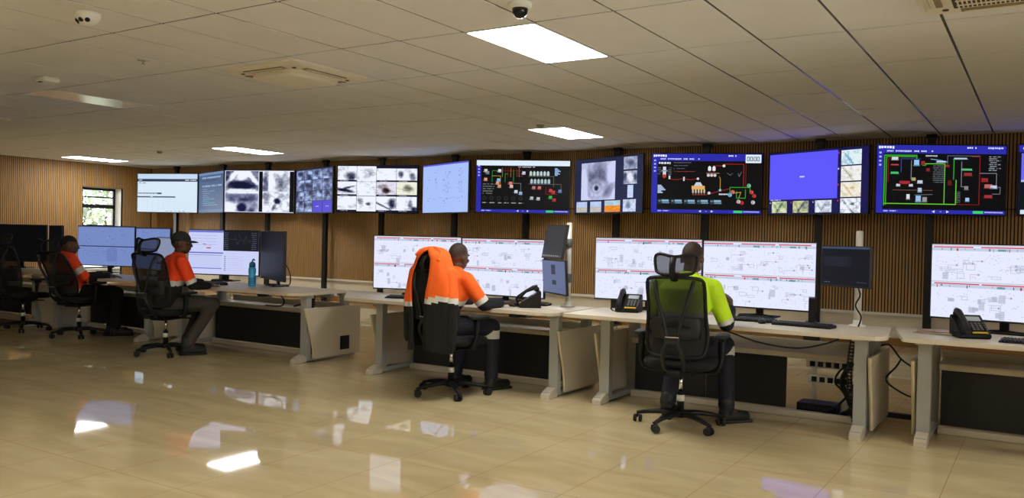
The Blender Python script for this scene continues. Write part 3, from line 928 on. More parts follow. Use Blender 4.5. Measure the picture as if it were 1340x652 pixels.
def wall_pole(x, label):
    t = thing('display_pole', label, 'pole', (x, 12.24, 0), 0, 'black poles carrying the wall screens')
    b = MB(); b.box((0, 0, ZC / 2), (.1, .07, ZC - .002), bev=.006)
    for k in range(9):
        b.box((-.03, -.036, .6 + k * .24), (.012, .004, .03))
    b.build('pole', M_POLE, t)
    b = MB(); b.box((0, 0, .006), (.2, .16, .012), bev=.003); b.build('floor_plate', M_POLE, t)
    b = MB(); b.box((0, 0, ZC - .03), (.125, .095, .055), bev=.004); b.build('ceiling_clamp', M_POLE, t)

def wall_display(x, a, z, pic, label, y=11.97):
    W, Hh = 1.6, .905
    t = thing('wall_display', label, 'display', (x, y, z), R(a), 'wall displays hung in a zigzag row')
    b = MB(); b.box((0, .022, 0), (W, .04, Hh), bev=.006); b.box((0, .055, -.02), (W * .7, .035, Hh * .66), bev=.012)
    b.build('housing', M_BACK, t)
    s = Scr(W - .03, Hh - .035)
    pic(s)
    s.build('screen', M_SCR, t, (0, 0.0005, 0.002))
    b = MB(); b.box((0, -.001, -Hh / 2 + .009), (.07, .004, .008)); b.build('logo_strip', M_PLAST2, t)
    dy = (12.24 - y) - .035
    b = MB()
    for sx in (-1, 1):
        b.box((sx * .2, .085, 0), (.04, .03, .5), bev=.003)
    b.box((0, .098, .1), (.5, .016, .05)); b.box((0, .098, -.1), (.5, .016, .05))
    # hinged arm back to the pole (pole is straight behind in world y)
    ca, sa = math.cos(R(a)), math.sin(R(a))
    def loc_of(wx, wy): return (wx * ca + wy * sa, -wx * sa + wy * ca)
    px, py = loc_of(WPX.get(round(x, 2), x) - x, dy)
    for zz in (.1, -.1):
        b.box(((px) / 2, (.1 + py) / 2, zz), (.05, .02, .06), rot=None)
        b.cone((0, .1, zz), (px, py, zz), .018, seg=8)
    b.build('wall_bracket', M_POLE, t)

WALLD = [
 (-16.94, 17.9, pic_list, 'wall screen with pale list page, leftmost of the row', -16.97, 'pole behind the pale list screen, leftmost pole'),
 (-15.42, -19.3, pic_terminal, 'narrow-looking wall screen with grey-blue text page, second from left', -15.34, 'pole behind the grey-blue text screen'),
 (-13.87, 20.6, pic_quad, 'wall screen split into four grey camera pictures', -13.9, 'pole behind the four-picture camera screen'),
 (-12.28, -17.9, pic_tiles, 'dim wall screen of blue camera tiles with two violet squares', -12.22, 'pole behind the dim tiled screen with violet squares'),
 (-10.62, 22.9, pic_mosaic, 'bright wall screen with a twelve-picture white camera mosaic', -10.74, 'pole behind the twelve-picture camera mosaic'),
 (-9.04, -22.5, pic_pale, 'plain pale blue wall screen with faint symbols', -9.01, 'pole behind the plain pale blue screen'),
 (-7.41, 25.0, pic_plant_a, 'wall screen with white top bar over a black process drawing', -7.5, 'pole behind the screen with white top bar'),
 (-5.85, -22.4, pic_hole, 'wall screen with a large round-hole picture and orange desert thumbnail', -5.8, 'pole behind the round-hole camera screen'),
 (-4.24, 22.3, pic_plant_b, 'wall screen with black process drawing and white clock box at corner', -4.33, 'pole behind the screen with the white clock box'),
 (-2.68, -23.4, pic_violet, 'wall screen filled mostly by one big violet-blue rectangle', -2.69, 'pole behind the screen with big violet rectangle'),
 (-1.15, 26.5, pic_plant_c, 'large wall screen with black process drawing framed by green lines', -1.29, 'pole behind the green-lined process screen'),
 (.42, -22.0, pic_violet_edge, 'wall screen cut off by the right edge of the picture', .42, 'pole behind the cut-off screen at right edge'),
]
WPX = {round(w[0], 2): w[4] for w in WALLD}
for x, a, pic, lab, px, plab in WALLD:
    wall_pole(px, 'black ceiling-high ' + plab)
    wall_display(x, a, 2.2 + .012 * (x > -11), pic, lab)
b = MB()
b.tube([(-18.0, 12.33, 1.86), (-12, 12.34, 1.85), (-6, 12.33, 1.86), (1.0, 12.34, 1.85)], .008, seg=6)
tag(b.build('signal_cable', M_RUB), 'thin black cable strung along the slatted wall behind the wall screens', 'cable')

# ------------------------------------------------------------------ desks
DT = .735
def round_poly(pts, rad):
    out = []
    n = len(pts)
    for i in range(n):
        p, a, c = Vector(pts[i]), Vector(pts[i - 1]), Vector(pts[(i + 1) % n])
        r = rad[i]
        if r <= 0:
            out.append(tuple(p)); continue
        d0, d1 = (a - p).normalized(), (c - p).normalized()
        s, e = p + d0 * r, p + d1 * r
        for k in range(7):
            t = k / 6
            q = s * (1 - t) ** 2 + p * 2 * t * (1 - t) + e * t * t
            out.append((q.x, q.y))
    return out

def desk(label, x0, y0, xl, xr, top, rad, panels, socket=False, chain=False, switch=None):
    """top: corners in world x,y (front-left, front-right, back-right, back-left)"""
    t = thing('control_desk', label, 'desk', (x0, y0, 0), 0, 'operator desks in one row')
    L = lambda x, y, z: (x - x0, y - y0, z)
    b = MB(); b.prism(round_poly([(p[0] - x0, p[1] - y0) for p in top], rad), DT - .03, DT, bev=.004); b.build('desktop', M_LAM, t)
    yf, yr = y0 + .12, y0 + .68
    for x in (xl, xr):
        sgn = -1 if x == xl else 1
        b = MB()
        b.prism([(-.042, -.035), (.042, -.035), (.042, .035), (-.042, .035)], .05, DT - .03, bev=.0)
        b.box((0, 0, DT - .045), (.12, .1, .03), bev=.004)
        leg = b.build('leg', M_LEG, t, L(x, yf, 0))
        b = MB()
        b.prism([(-.04, -.035), (.04, -.035), (.04, .035), (-.04, .035)], .05, DT - .03)
        b.box((0, 0, DT - .045), (.12, .1, .03), bev=.004)
        b.build('leg', M_LEG, t, L(x, yr, 0))
        b = MB()
        b.box((0, .4, .03), (.075, .86, .045), bev=.008)
        foot = b.build('foot_bar', M_LEG, t, L(x, y0, .004))
        b = MB()
        pr = [(-.05, .075), (.09, .075), (.085, .04), (.03, .006), (-.05, .0)]
        b.prism([(-.055, .0), (-.02, .0), (.1, .0), (.1, .05), (.06, .085), (-.01, .062), (-.055, .035)], -.041, .041, bev=.005,
                M=Matrix(((0, 0, 1, 0), (1, 0, 0, 0), (0, 1, 0, 0), (0, 0, 0, 1))))
        b.build('foot_cap', M_CAST, foot, (0, 0, -.003))
        # curved end panel just outside the leg
        prof = []
        for k in range(9):
            u = k / 8
            prof.append((.02 + .13 * math.sin(u * PI / 2) ** 1.3 + .02, .57 - .53 * u))
        prof += [(.86, .04), (.86, .57)]
        b = MB()
        b.prism(prof, -.011, .011, M=Matrix(((0, 0, 1, 0), (1, 0, 0, 0), (0, 1, 0, 0), (0, 0, 0, 1))))
        ep = b.build('end_panel', M_PANEL, t, L(x + sgn * .068, y0, 0))
        b = MB()
        b.tube([(0, p[0] - .003, p[1]) for p in prof[:9]], .0125, seg=8)
        b.build('edge_trim', M_EDGE, ep)
        if socket and sgn > 0:
            b = MB(); b.box((.013, .62, .17), (.006, .14, .15), bev=.004)
            b.box((.017, .62, .17), (.004, .12, .13), bev=.002)
            b.build('socket_plate', M_PLAST, ep)
    # tray, panels, plinth between the legs
    w = xr - xl - .1
    xc = (xl + xr) / 2
    b = MB()
    b.box((0, 0, .5), (w, .3, .022), bev=.004); b.box((0, -.15, .487), (w, .03, .05), bev=.012); b.box((0, .15, .53), (w, .016, .09), bev=.003)
    b.build('cable_tray', M_TRAY, t, L(xc, y0 + .66, 0))
    for k, (pa, pb) in enumerate(panels):
        b = MB(); b.box(((pa + pb) / 2 - x0, .55, .258), (pb - pa - .006, .018, .4), bev=.003); b.build('modesty_panel', M_MODEST, t)
    b = MB(); b.box((0, 0, .025), (w, .06, .05), bev=.006); b.build('plinth', M_CAST, t, L(xc, y0 + .53, 0))
    b = MB(); b.box((0, 0, DT - .055), (w + .1, .05, .04)); b.build('rail', M_LEG, t, L(xc, y0 + .5, 0))
    if switch is not None:
        b = MB(); b.box((0, 0, DT - .046), (.1, .05, .028), bev=.004)
        for k in range(3): b.box((-.03 + k * .03, -.026, DT - .046), (.018, .004, .012))
        b.build('height_switch', M_PLAST, t, L(switch, top[0][1] + .035, 0))
    if chain:
        b = MB()
        for k in range(26):
            u = k / 25
            z = .69 - .62 * u
            xx = -.035 * math.sin(u * PI) + .02 * u
            b.box((xx - .014, 0, z), (.008, .045, .02)); b.box((xx + .014, 0, z), (.008, .045, .02)); b.box((xx, 0, z), (.036, .014, .009))
        b.build('cable_chain', M_PLAST, t, L(xr - .085, y0 + .3, 0))
    return t

desk('pale desk cut off by right edge, with phone and stacked papers', .3, 6.30, -.68, 1.3,
     [(-.8, 6.2), (1.5, 6.2), (1.6, 7.02), (-.96, 7.02)], [.06, .1, .03, .03], [(-.62, .3), (.3, 1.24)])
desk('pale desk of the lime-shirted operator, open cable bay at its right', -2.1, 6.23, -3.07, -1.08,
     [(-3.38, 6.11), (-.88, 6.11), (-.97, 6.92), (-3.4, 6.92)], [.05, .17, .02, .02], [(-3.0, -2.36), (-2.36, -1.7)], chain=True, switch=-1.38)
desk('pale desk of the orange-shirted operator beside the jacket-draped chair', -4.5, 6.16, -5.48, -3.52,
     [(-5.75, 6.03), (-3.4, 6.03), (-3.43, 6.86), (-6.48, 6.86)], [.07, .17, .02, .02], [(-5.42, -4.5), (-4.5, -3.58)], chain=True, switch=-3.8)
desk('pale desk with blue bottle and black socket plate on its end panel', -7.6, 6.16, -8.56, -6.52,
     [(-8.86, 6.03), (-6.4, 6.03), (-6.5, 6.86), (-8.86, 6.86)], [.05, .2, .02, .02], [(-8.5, -7.55), (-7.55, -6.58)], socket=True, chain=True, switch=-6.95)
desk('dim pale desk in front of the far window, beside the bareheaded orange operator', -10.2, 6.16, -11.2, -9.2,
     [(-11.4, 6.03), (-8.95, 6.03), (-8.95, 6.86), (-11.4, 6.86)], [.05, .2, .02, .02], [(-11.14, -10.2), (-10.2, -9.26)])
desk('dim desk at far left under the black switched-off display', -12.7, 6.16, -13.7, -11.75,
     [(-13.95, 6.03), (-11.5, 6.03), (-11.5, 6.86), (-13.95, 6.86)], [.05, .2, .02, .02], [(-13.6, -12.7), (-12.7, -11.8)])

# ------------------------------------------------------------------ desk displays
def pic_flow(seed, dim=1.0):
    def f(s):
        rg = random.Random(seed)
        W = (230, 234, 255)
        s.rect(0, 0, 1, 1, W, 0)
        for half in (0, .5):
            s.rect(0, half, 1, half + .022, (206, 206, 222), 1); s.rect(0, half + .045, 1, half + .085, (196, 206, 230), 1)
            for k in range(3):
                a = k * .34 + rg.uniform(0, .03)
                s.rect(a, half + .027, a + rg.uniform(.27, .32), half + .042, (206, 48, 62), 2)
            for k in range(16):
                u = rg.uniform(.02, .95)
                s.rect(u, half + .05, u + rg.choice([.004, .006, .012]), half + rg.uniform(.065, .095), rg.choice([(200, 50, 60), (60, 70, 90), (90, 150, 160), (120, 130, 150)]), 3)
            for u in (.46, .78):
                s.rect(u, half + .055, u + .055, half + .082, (110, 156, 170), 3)
            for k in range(22):
                cx, cy = rg.uniform(.03, .92), rg.uniform(half + .15, half + .43)
                w, h_ = rg.uniform(.03, .09), rg.uniform(.03, .08)
                st = rg.randrange(4)
                if st == 0:
                    s.rect(cx, cy, cx + w * .6, cy + h_ * 1.5, (206, 210, 232), 1)
                    for q in range(5): s.rect(cx + .004, cy + .006 + q * h_ * .28, cx + w * .55, cy + .012 + q * h_ * .28, (170, 176, 204), 2)
                elif st == 1:
                    for q in range(3): s.words(cx, cy + q * .022, w, .012, (176, 180, 206), 2, seed * 7 + k * 3 + q)
                elif st == 2:
                    s.line([(cx, cy), (cx + w, cy), (cx + w, cy + h_), (cx + w * .3, cy + h_), (cx + w * .3, cy)], .003, (168, 176, 208))
                else:
                    s.line([(cx, cy + h_), (cx, cy), (cx + w * 1.4, cy)], .0028, (196, 168, 180))
                    s.rect(cx + w, cy - .012, cx + w + .012, cy + .012, (150, 160, 190), 2)
            for k in range(150):
                u, v = rg.uniform(.02, .97), rg.uniform(half + .1, half + .49)
                s.rect(u, v, u + rg.uniform(.003, .014), v + .006, rg.choice([(186, 192, 220), (210, 190, 196), (170, 180, 210)]), 2)
    return f

def pic_blueflow(seed):
    def f(s):
        rg = random.Random(seed)
        s.rect(0, 0, 1, 1, (118, 138, 196), 0)
        s.rect(0, .5, 1, .525, (52, 58, 90), 2); s.rect(0, 0, 1, .02, (78, 86, 128), 2)
        for k in range(90):
            u, v = rg.choice([.1, .2, .45, .55, .68, .8]) + rg.gauss(0, .04), rg.uniform(.06, .96)
            s.rect(u, v, u + rg.uniform(.004, .02), v + rg.uniform(.008, .02), rg.choice([(84, 98, 150), (70, 80, 128), (150, 160, 200), (120, 90, 130)]), 1)
        for k in range(5):
            u, v = rg.uniform(.1, .8), rg.uniform(.1, .8)
            s.line([(u, v), (u + .08, v), (u + .08, v + .1)], .004, (92, 106, 160))
        s.rect(.52, .56, .7, .9, (108, 126, 184), 1)
    return f

def pic_office(s):                                # white pages left, black trend top right
    s.rect(0, 0, 1, 1, (202, 208, 246), 0)
    s.rect(0, 0, .5, .05, (110, 122, 200), 1); s.rect(0, .5, .5, .53, (104, 114, 196), 1); s.rect(0, .56, .48, .575, (130, 140, 200), 1)
    s.rect(.5, 0, 1, .46, (26, 27, 36), 2)
    rg = random.Random(9)
    for k in range(9):
        s.words(.51, .05 + .045 * k, .06, .018, (86, 90, 110), 3, k); s.words(.9, .05 + .045 * k, .07, .018, (86, 90, 110), 3, 20 + k)
    for k in range(5):
        s.line([(.6 + k * .06, .08 + rg.uniform(0, .25)), (.64 + k * .06, .1 + rg.uniform(0, .25)), (.68 + k * .05, .2)], .002, (90, 94, 116), 3)
    for k in range(4): s.words(.04, .12 + k * .07, .36, .014, (160, 168, 222), 2, 60 + k)
    s.line([(.22, .36), (.27, .33), (.33, .35)], .004, (214, 120, 130), 3); s.rect(.26, .39, .32, .415, (176, 40, 52), 3); s.words(.2, .32, .05, .02, (90, 96, 130), 3, 71)
    for k in range(8): s.rect(.515, .58 + k * .045, .535, .6 + k * .045, (96, 104, 140), 3); s.words(.56, .59 + k * .045, .22, .012, (180, 186, 226), 2, 80 + k)
    for k in range(9): s.rect(.02, .6 + k * .032, .46, .612 + k * .032, (184, 192, 236), 1)
    s.rect(0, .86, .48, .88, (110, 120, 198), 2)

def pic_off(s):
    s.rect(0, 0, 1, 1, (7, 7, 9), 0)
def pic_off_grad(s):
    s.rect(0, 0, 1, 1, (9, 10, 14), 0)
    s.rect(.02, .45, .8, .97, (17, 19, 29), 1)

def desk_display(x, y, z, a, pic, label, group='large desk displays in pairs', stand=True, nm='desk_display'):
    W, Hh = .97, .565
    t = thing(nm, label, 'display', (x, y, DT), R(a), group)
    zc = z - DT
    b = MB(); b.box((0, .018, zc), (W, .034, Hh), bev=.005); b.box((0, .05, zc - .05), (W * .6, .04, Hh * .55), bev=.012); b.build('housing', M_BACK, t)
    s = Scr(W - .018, Hh - .022)
    pic(s)
    s.build('screen', M_SCR2, t, (0, .0008, zc + .002))
    b = MB(); b.box((0, -.0005, zc - Hh / 2 + .006), (.05, .003, .006)); b.build('logo_strip', M_PLAST2, t)
    b = MB()
    b.box((0, .085, zc / 2), (.06, .03, zc + .1), bev=.005)
    b.box((0, .07, .006), (.3, .2, .012), bev=.004)
    b.tube([(-.14, -.02, .012), (0, .08, .016), (.14, -.02, .012)], .012, seg=8)
    b.build('stand', M_PLAST, t)

desk_display(-.25, 6.98, 1.1, -8.7, pic_flow(41), 'large white process display at right edge, behind the phone')
desk_display(-2.02, 7.0, 1.087, -4.0, pic_flow(31), 'large white process display right of the lime-shirted operator')
desk_display(-2.975, 6.93, 1.095, 9.1, pic_flow(32), 'large white process display left of the lime-shirted operator, behind a phone')
desk_display(-4.45, 6.83, 1.062, -.8, pic_flow(21), 'large white process display in front of the orange-shirted operator')
desk_display(-5.5, 6.83, 1.068, 18.3, pic_flow(22), 'large white process display half hidden by the jacket-draped chair')
desk_display(-8.6, 6.88, 1.09, 21.0, pic_office, 'display with white pages and a black trend block behind blue bottle')
desk_display(-7.51, 6.68, 1.088, -26.4, pic_off_grad, 'dark display turned inward, right of the blue bottle')
desk_display(-11.12, 6.9, 1.112, 16.3, pic_blueflow(5), 'blue-grey process display standing in front of the window')
desk_display(-10.0, 6.86, 1.1, -9.0, pic_blueflow(6), 'dimmer blue-grey display between the window display and the capped man')
desk_display(-13.15, 6.75, 1.11, 22.0, pic_off, 'big black switched-off display at far left')
desk_display(-11.97, 6.65, 1.105, -20.0, pic_off, 'black display seen edge-on, right of the far-left black one')

def pole_monitor(name, x, y, hpole, heads, label, cat='monitor stand', off=(0, 0)):
    """a pole on the desk; each monitor head is a thing of its own"""
    t = thing('monitor_pole', label, cat, (x, y, DT), 0, 'white monitor poles on desks')
    b = MB(); b.cone((0, 0, .0), (0, 0, hpole), .026, seg=18); b.build('pole', M_WPOLE, t)
    b = MB(); b.lathe([(.001, 0), (.065, 0), (.065, .012), (.034, .02), (.03, .05), (.001, .05)]); b.build('base_collar', M_WPOLE, t)
    b = MB(); b.ell((0, 0, hpole), (.026, .026, .008)); b.build('pole_cap', M_WPOLE, t)

def small_monitor(loc, a, tilt, w, h, pic, label, back=M_BACK, arm=None, group='small side monitors'):
    t = thing('desk_monitor', label, 'monitor', loc, R(a), group)
    T = Matrix.Rotation(R(tilt), 4, 'X')
    b = MB(); b.box((0, .014, 0), (w, .026, h), bev=.004); b.box((0, .035, -.02), (w * .55, .03, h * .5), bev=.01)
    o = b.build('housing', back, t); o.rotation_euler = (R(tilt), 0, 0)
    s = Scr(w - .016, h - .022); pic(s)
    o = s.build('screen', M_SCR2, t, (0, .0006, .003)); o.rotation_euler = (R(tilt), 0, 0)
    if arm is not None:
        ca, sa = math.cos(R(a)), math.sin(R(a))
        dx, dy = arm[0] - loc[0], arm[1] - loc[1]
        ax, ay = dx * ca + dy * sa, -dx * sa + dy * ca
        b = MB(); b.box((0, .045, -.01), (.11, .02, .11), bev=.004)
        b.cone((0, .05, -.01), (ax, ay, -.01), .016, seg=10)
        b.cone((ax, ay, -.05), (ax, ay, .03), .034, seg=14)
        b.build('swivel_arm', M_GREY, t)
    else:
        zb = loc[2] - DT
        b = MB(); b.box((0, .06, -zb / 2), (.04, .02, zb), bev=.004); b.box((0, .04, -zb + .006), (.2, .16, .012), bev=.004); b.build('stand', M_PLAST, t)

def pic_dark_lines(s):
    s.rect(0, 0, 1, 1, (16, 19, 28), 0); s.rect(0, 0, 1, .05, (62, 72, 102), 1); s.rect(.04, .24, .64, .52, (24, 28, 38), 1)
    for k in range(5): s.words(.06, .28 + k * .05, .5, .015, (46, 52, 66), 2, k)
    s.words(.04, .94, .15, .025, (110, 118, 140), 2, 8); s.words(.76, .9, .2, .02, (80, 88, 106), 2, 9)
def pic_side_blue(s):
    s.rect(0, 0, 1, 1, (96, 106, 142), 0); s.rect(.4, .12, .58, .42, (44, 50, 72), 1); s.rect(.42, .6, .6, .74, (40, 46, 68), 1)
def pic_side_dark(s):
    s.rect(0, 0, 1, 1, (34, 36, 42), 0); s.rect(0, .93, 1, 1, (70, 70, 74), 1)
    for k in range(8): s.rect(.08 + k * .1, .94, .12 + k * .1, .98, (160, 150, 120), 2)
def pic_grey_page(s):
    s.rect(0, 0, 1, 1, (120, 130, 160), 0); s.rect(.03, .04, .97, .96, (134, 144, 172), 1)

pole_monitor('p', -1.19, 6.79, .72, 1, 'white pole on the lime operators desk carrying one dark monitor')
small_monitor((-1.27, 6.67, 1.19), -36, 0, .5, .31, pic_dark_lines, 'dark monitor on a white pole at the right end of lime operators desk', arm=(-1.19, 6.79))
pole_monitor('p', -3.66, 6.74, .76, 2, 'white pole on the orange operators desk carrying two stacked monitors')
small_monitor((-3.76, 6.63, 1.325), -40, -9, .52, .31, pic_side_dark, 'upper of two stacked monitors beside the orange operator', arm=(-3.66, 6.74))
small_monitor((-3.73, 6.59, 1.005), -37, 4, .52, .31, pic_side_blue, 'lower bluish monitor of the stacked pair, behind a phone', arm=(-3.66, 6.74))
small_monitor((-9.16, 6.5, 1.1), 6, 0, .4, .33, pic_grey_page, 'plain grey monitor partly hidden behind the capped man')

# ------------------------------------------------------------------ things on the desks
def desk_phone(x, y, rz, label):
    t = thing('desk_phone', label, 'phone', (x, y, DT), R(rz), 'black desk phones')
    sl = Matrix.Rotation(R(38), 4, 'X')
    b = MB()
    b.prism([(-.1, .01), (.1, .01), (.1, .02), (-.1, .14)] if 0 else [(-.105, 0), (.075, 0), (.095, .012), (.095, .03), (-.09, .15), (-.105, .14)], -.1, .1, bev=.006,
            M=Matrix(((0, 0, 1, 0), (-1, 0, 0, 0), (0, 1, 0, 0), (0, 0, 0, 1))))
    base = b.build('base', M_PLAST, t)
    # slanted face frame: from front low (y=-.095,z=.03) to back high (y=.09,z=.15)
    d = Vector((0, .185, .12)).normalized(); n = Vector((0, -.12, .185)).normalized()
    o = Vector((0, -.095, .03))
    def P(u, v, k=0.0): return o + Vector((u, 0, 0)) + d * v + n * k
    F = Matrix(((1, d.x, n.x), (0, d.y, n.y), (0, d.z, n.z)))
    b = MB(); b.box(P(.032, .17, .004), (.09, .045, .006), rot=F, bev=.002); b.build('lcd', M_LCD, base)
    b = MB()
    for r_ in range(4):
        for c in range(3):
            b.box(P(.004 + c * .026, .055 + r_ * .022, .004), (.018, .014, .007), rot=F, bev=.002)
    for r_ in range(4): b.box(P(.085, .05 + r_ * .025, .004), (.014, .012, .006), rot=F, bev=.002)
    b.build('keypad', M_GREY, base)
    b = MB(); b.box(P(.03, .018, .004), (.1, .016, .005), rot=F, bev=.001); b.build('label_strip', M_YEL, base)
    b = MB()
    pts = [P(-.065, .0, .03), P(-.065, .03, .042), P(-.065, .11, .055), P(-.065, .19, .046), P(-.065, .225, .032)]
    b.tube(pts, [(.02, .02), (.024, .022), (.018, .014), (.024, .022), (.02, .02)], seg=12)
    b.ell(P(-.065, .015, .02), (.027, .027, .024)); b.ell(P(-.065, .205, .022), (.027, .027, .024))
    hs = b.build('handset', M_PLAST2, t)
    b = MB(); pts = []
    for k in range(60):
        a = k * .9
        u = k / 59
        pts.append(P(-.09 - .05 * math.sin(u * PI) + .006 * math.cos(a), -.02 + .1 * u, -.02 + .006 * math.sin(a)))
    pts = [(p.x, p.y, max(p.z, .008)) for p in pts]
    b.tube(pts, .0025, seg=5); b.build('cord', M_RUB, t)
desk_phone(-3.02, 6.66, 12, 'black desk phone in front of the display left of lime operator')
desk_phone(-3.88, 6.42, -58, 'black desk phone in front of the two stacked monitors')
desk_phone(-.42, 6.56, 26, 'black desk phone with yellow strip on the rightmost desk')

def keyboard(x, y, rz, label, w=.44):
    t = thing('keyboard', label, 'keyboard', (x, y, DT), R(rz), 'black keyboards on desks')
    b = MB(); b.prism([(-.07, 0), (.07, 0), (.07, .022), (-.07, .012)], -w / 2, w / 2, bev=.003, M=Matrix(((0, 0, 1, 0), (1, 0, 0, 0), (0, 1, 0, 0), (0, 0, 0, 1))))
    b.build('keyboard_body', M_PLAST, t)
    b = MB()
    for r_ in range(5):
        for c in range(20):
            b.box((-w / 2 + .022 + c * (w - .03) / 20, -.052 + r_ * .026, .017 + r_ * .0019), (.016, .02, .008), bev=.002, seg=1)
    b.build('keys', M_KEY, t)
def mouse(x, y, rz, label):
    t = thing('computer_mouse', label, 'mouse', (x, y, DT), R(rz), 'computer mice on desks')
    b = MB(); b.ell((0, 0, .012), (.031, .056, .024)); 
    for v in b.bm.verts: v.co.z = max(v.co.z, .001)
    body = b.build('mouse_body', M_PLAST2, t)
    b = MB(); b.box((0, .03, .034), (.006, .02, .008), bev=.002); b.build('scroll_wheel', M_GREY, body)
keyboard(-1.52, 6.5, -6, 'black keyboard beside the black upright box under dark pole monitor')
keyboard(-1.98, 6.62, 4, 'black keyboard right of the lime operators raised hand')
mouse(-1.83, 6.5, 10, 'dark mouse left of the keyboard near the black upright box')
mouse(-2.1, 6.5, -10, 'dark mouse right beside the lime operators hand')
keyboard(-4.05, 6.66, 10, 'black keyboard under the orange operators hand and phone')
mouse(-4.03, 6.42, -20, 'dark mouse under the orange operators right hand')
keyboard(-5.25, 6.4, 18, 'black keyboard on the desk just left of the draped jacket')
keyboard(-8.35, 6.42, 20, 'black keyboard in front of the capped man')
mouse(-7.93, 6.36, 0, 'dark mouse right of the capped mans keyboard')
keyboard(-10.75, 6.4, 12, 'black keyboard under the blue-grey display by the window')
keyboard(-12.9, 6.35, 8, 'black keyboard under the far-left black display')
mouse(-10.3, 6.36, 0, 'dark mouse in front of the bareheaded operator at left')
keyboard(-.02, 6.42, -4, 'black keyboard cut off by right edge of the picture')

def slim_box():
    t = thing('mini_computer', 'black upright mini computer at foot of the large display, lime operators desk', 'computer', (-1.535, 6.83, DT), R(13))
    b = MB(); b.box((0, 0, .105), (.05, .19, .19), bev=.005); b.build('case', M_PLAST, t)
    b = MB(); b.box((0, 0, .005), (.09, .15, .01), bev=.003); b.build('foot', M_PLAST, t)
    b = MB()
    for k in range(6): b.box((0, -.096, .06 + k * .016), (.034, .003, .006))
    b.build('vent', M_PLAST2, t)
slim_box()

def papers():
    z = DT
    for k, (dx, dy, r_, w, h, m, n, lab) in enumerate(((0, 0, -8, .3, .21, 'M_PAPER', .014, 'pile of white papers lying under the magazine on the rightmost desk'), (-.01, .01, 6, .28, .2, 'M_MAG', .007, 'brown-covered magazine on top of paper pile, rightmost desk'))):
        t = thing('paper_pile' if k == 0 else 'magazine', lab, 'papers' if k == 0 else 'magazine', (-.62 + dx, 6.68 + dy, z), R(r_))
        b = MB()
        if k == 0:
            for q in range(7): b.box((RNG.uniform(-.006, .006), RNG.uniform(-.006, .006), .001 + q * .002), (w, h, .0017), rot=Euler((0, 0, RNG.uniform(-.05, .05))).to_matrix())
        else:
            b.box((0, 0, n / 2), (w, h, n), bev=.002); b.box((.003, 0, n / 2), (w, h - .006, n * .6), mi=1)
        b.build('sheets' if k == 0 else 'cover', [globals()[m], M_PAPER], t)
        z += .014
papers()
t = thing('paper_sheet', 'white paper sheet between the lime operators hand and keyboard', 'paper', (-2.2, 6.6, DT), R(5))
b = MB(); b.box((0, 0, .001), (.2, .28, .002)); b.build('sheet', M_PAPER, t)
def grommet():
    t = thing('cable_grommet', 'small black cable outlet in the desk top beside the white pole', 'cable outlet', (-1.35, 6.66, DT), 0)
    b = MB(); b.lathe([(.001, .004), (.028, .004), (.036, .0045), (.04, 0), (.001, 0)]); b.build('ring', M_PLAST, t)
    b = MB(); b.box((0, .012, .006), (.03, .008, .004)); b.build('slot_cover', M_PLAST2, t)
grommet()

def bottle():
    t = thing('water_bottle', 'bright blue water bottle standing on the desk before the split display', 'bottle', (-7.62, 6.5, DT), 0)
    b = MB(); b.lathe([(.001, 0), (.034, 0), (.038, .008), (.038, .09), (.033, .105), (.033, .115), (.038, .13), (.038, .16), (.036, .175), (.026, .19), (.001, .19)]); b.build('bottle_body', M_BLUE, t)
    b = MB(); b.lathe([(.001, .186), (.031, .186), (.032, .2), (.03, .222), (.016, .236), (.001, .238)]); cp = b.build('cap', M_BLUED, t)
    b = MB(); b.tube([(0, 0, .232), (.004, 0, .255), (.02, 0, .262), (.032, 0, .25)], .007, seg=8); b.build('spout', M_BLUED, cp)
    b = MB()
    for k in range(4): b.lathe([(.0383, .03 + k * .015), (.0392, .034 + k * .015), (.0383, .038 + k * .015)], seg=20)
    b.build('grip_ring', M_BLUED, t)
    t.scale = (1.12, 1.12, 1.18)
bottle()

# cables and gear under the lime operators desk
def power_rail(x, y, z, label):
    t = thing('socket_rail', label, 'socket strip', (x, y, z), 0, 'socket strips in the open cable bay')
    b = MB(); b.box((0, 0, 0), (.36, .04, .06), bev=.004); b.build('rail_body', M_WHITE, t)
    for k in range(5):
        b = MB(); b.box((-.13 + k * .062, -.021, 0), (.042, .006, .042), bev=.003); b.build('socket', M_PLAST, t)
power_rail(-1.44, 7.08, .385, 'upper white socket strip in the open bay of lime operators desk')
power_rail(-1.42, 7.06, .265, 'lower white socket strip in the open bay of lime operators desk')
t = thing('equipment_stand', 'white upright post with shelf holding socket strips in open cable bay', 'post', (-1.33, 7.14, 0), 0)
b = MB(); b.box((0, 0, .27), (.03, .03, .5), bev=.003); b.box((-.24, 0, .27), (.03, .03, .5), bev=.003); b.build('upright', M_WHITE, t)
b = MB(); b.box((-.12, 0, .01), (.4, .3, .02), bev=.003); b.build('base_shelf', M_GREY, t)
t = thing('network_box', 'black box on the floor of the open cable bay', 'computer', (-1.5, 7.0, .02), 0)
b = MB(); b.box((0, 0, .035), (.3, .2, .07), bev=.006); b.build('case', M_PLAST, t)
b = MB()
for k in range(6): b.box((-.1 + k * .04, -.101, .035), (.022, .003, .016))
b.build('port_panel', M_PLAST2, t)
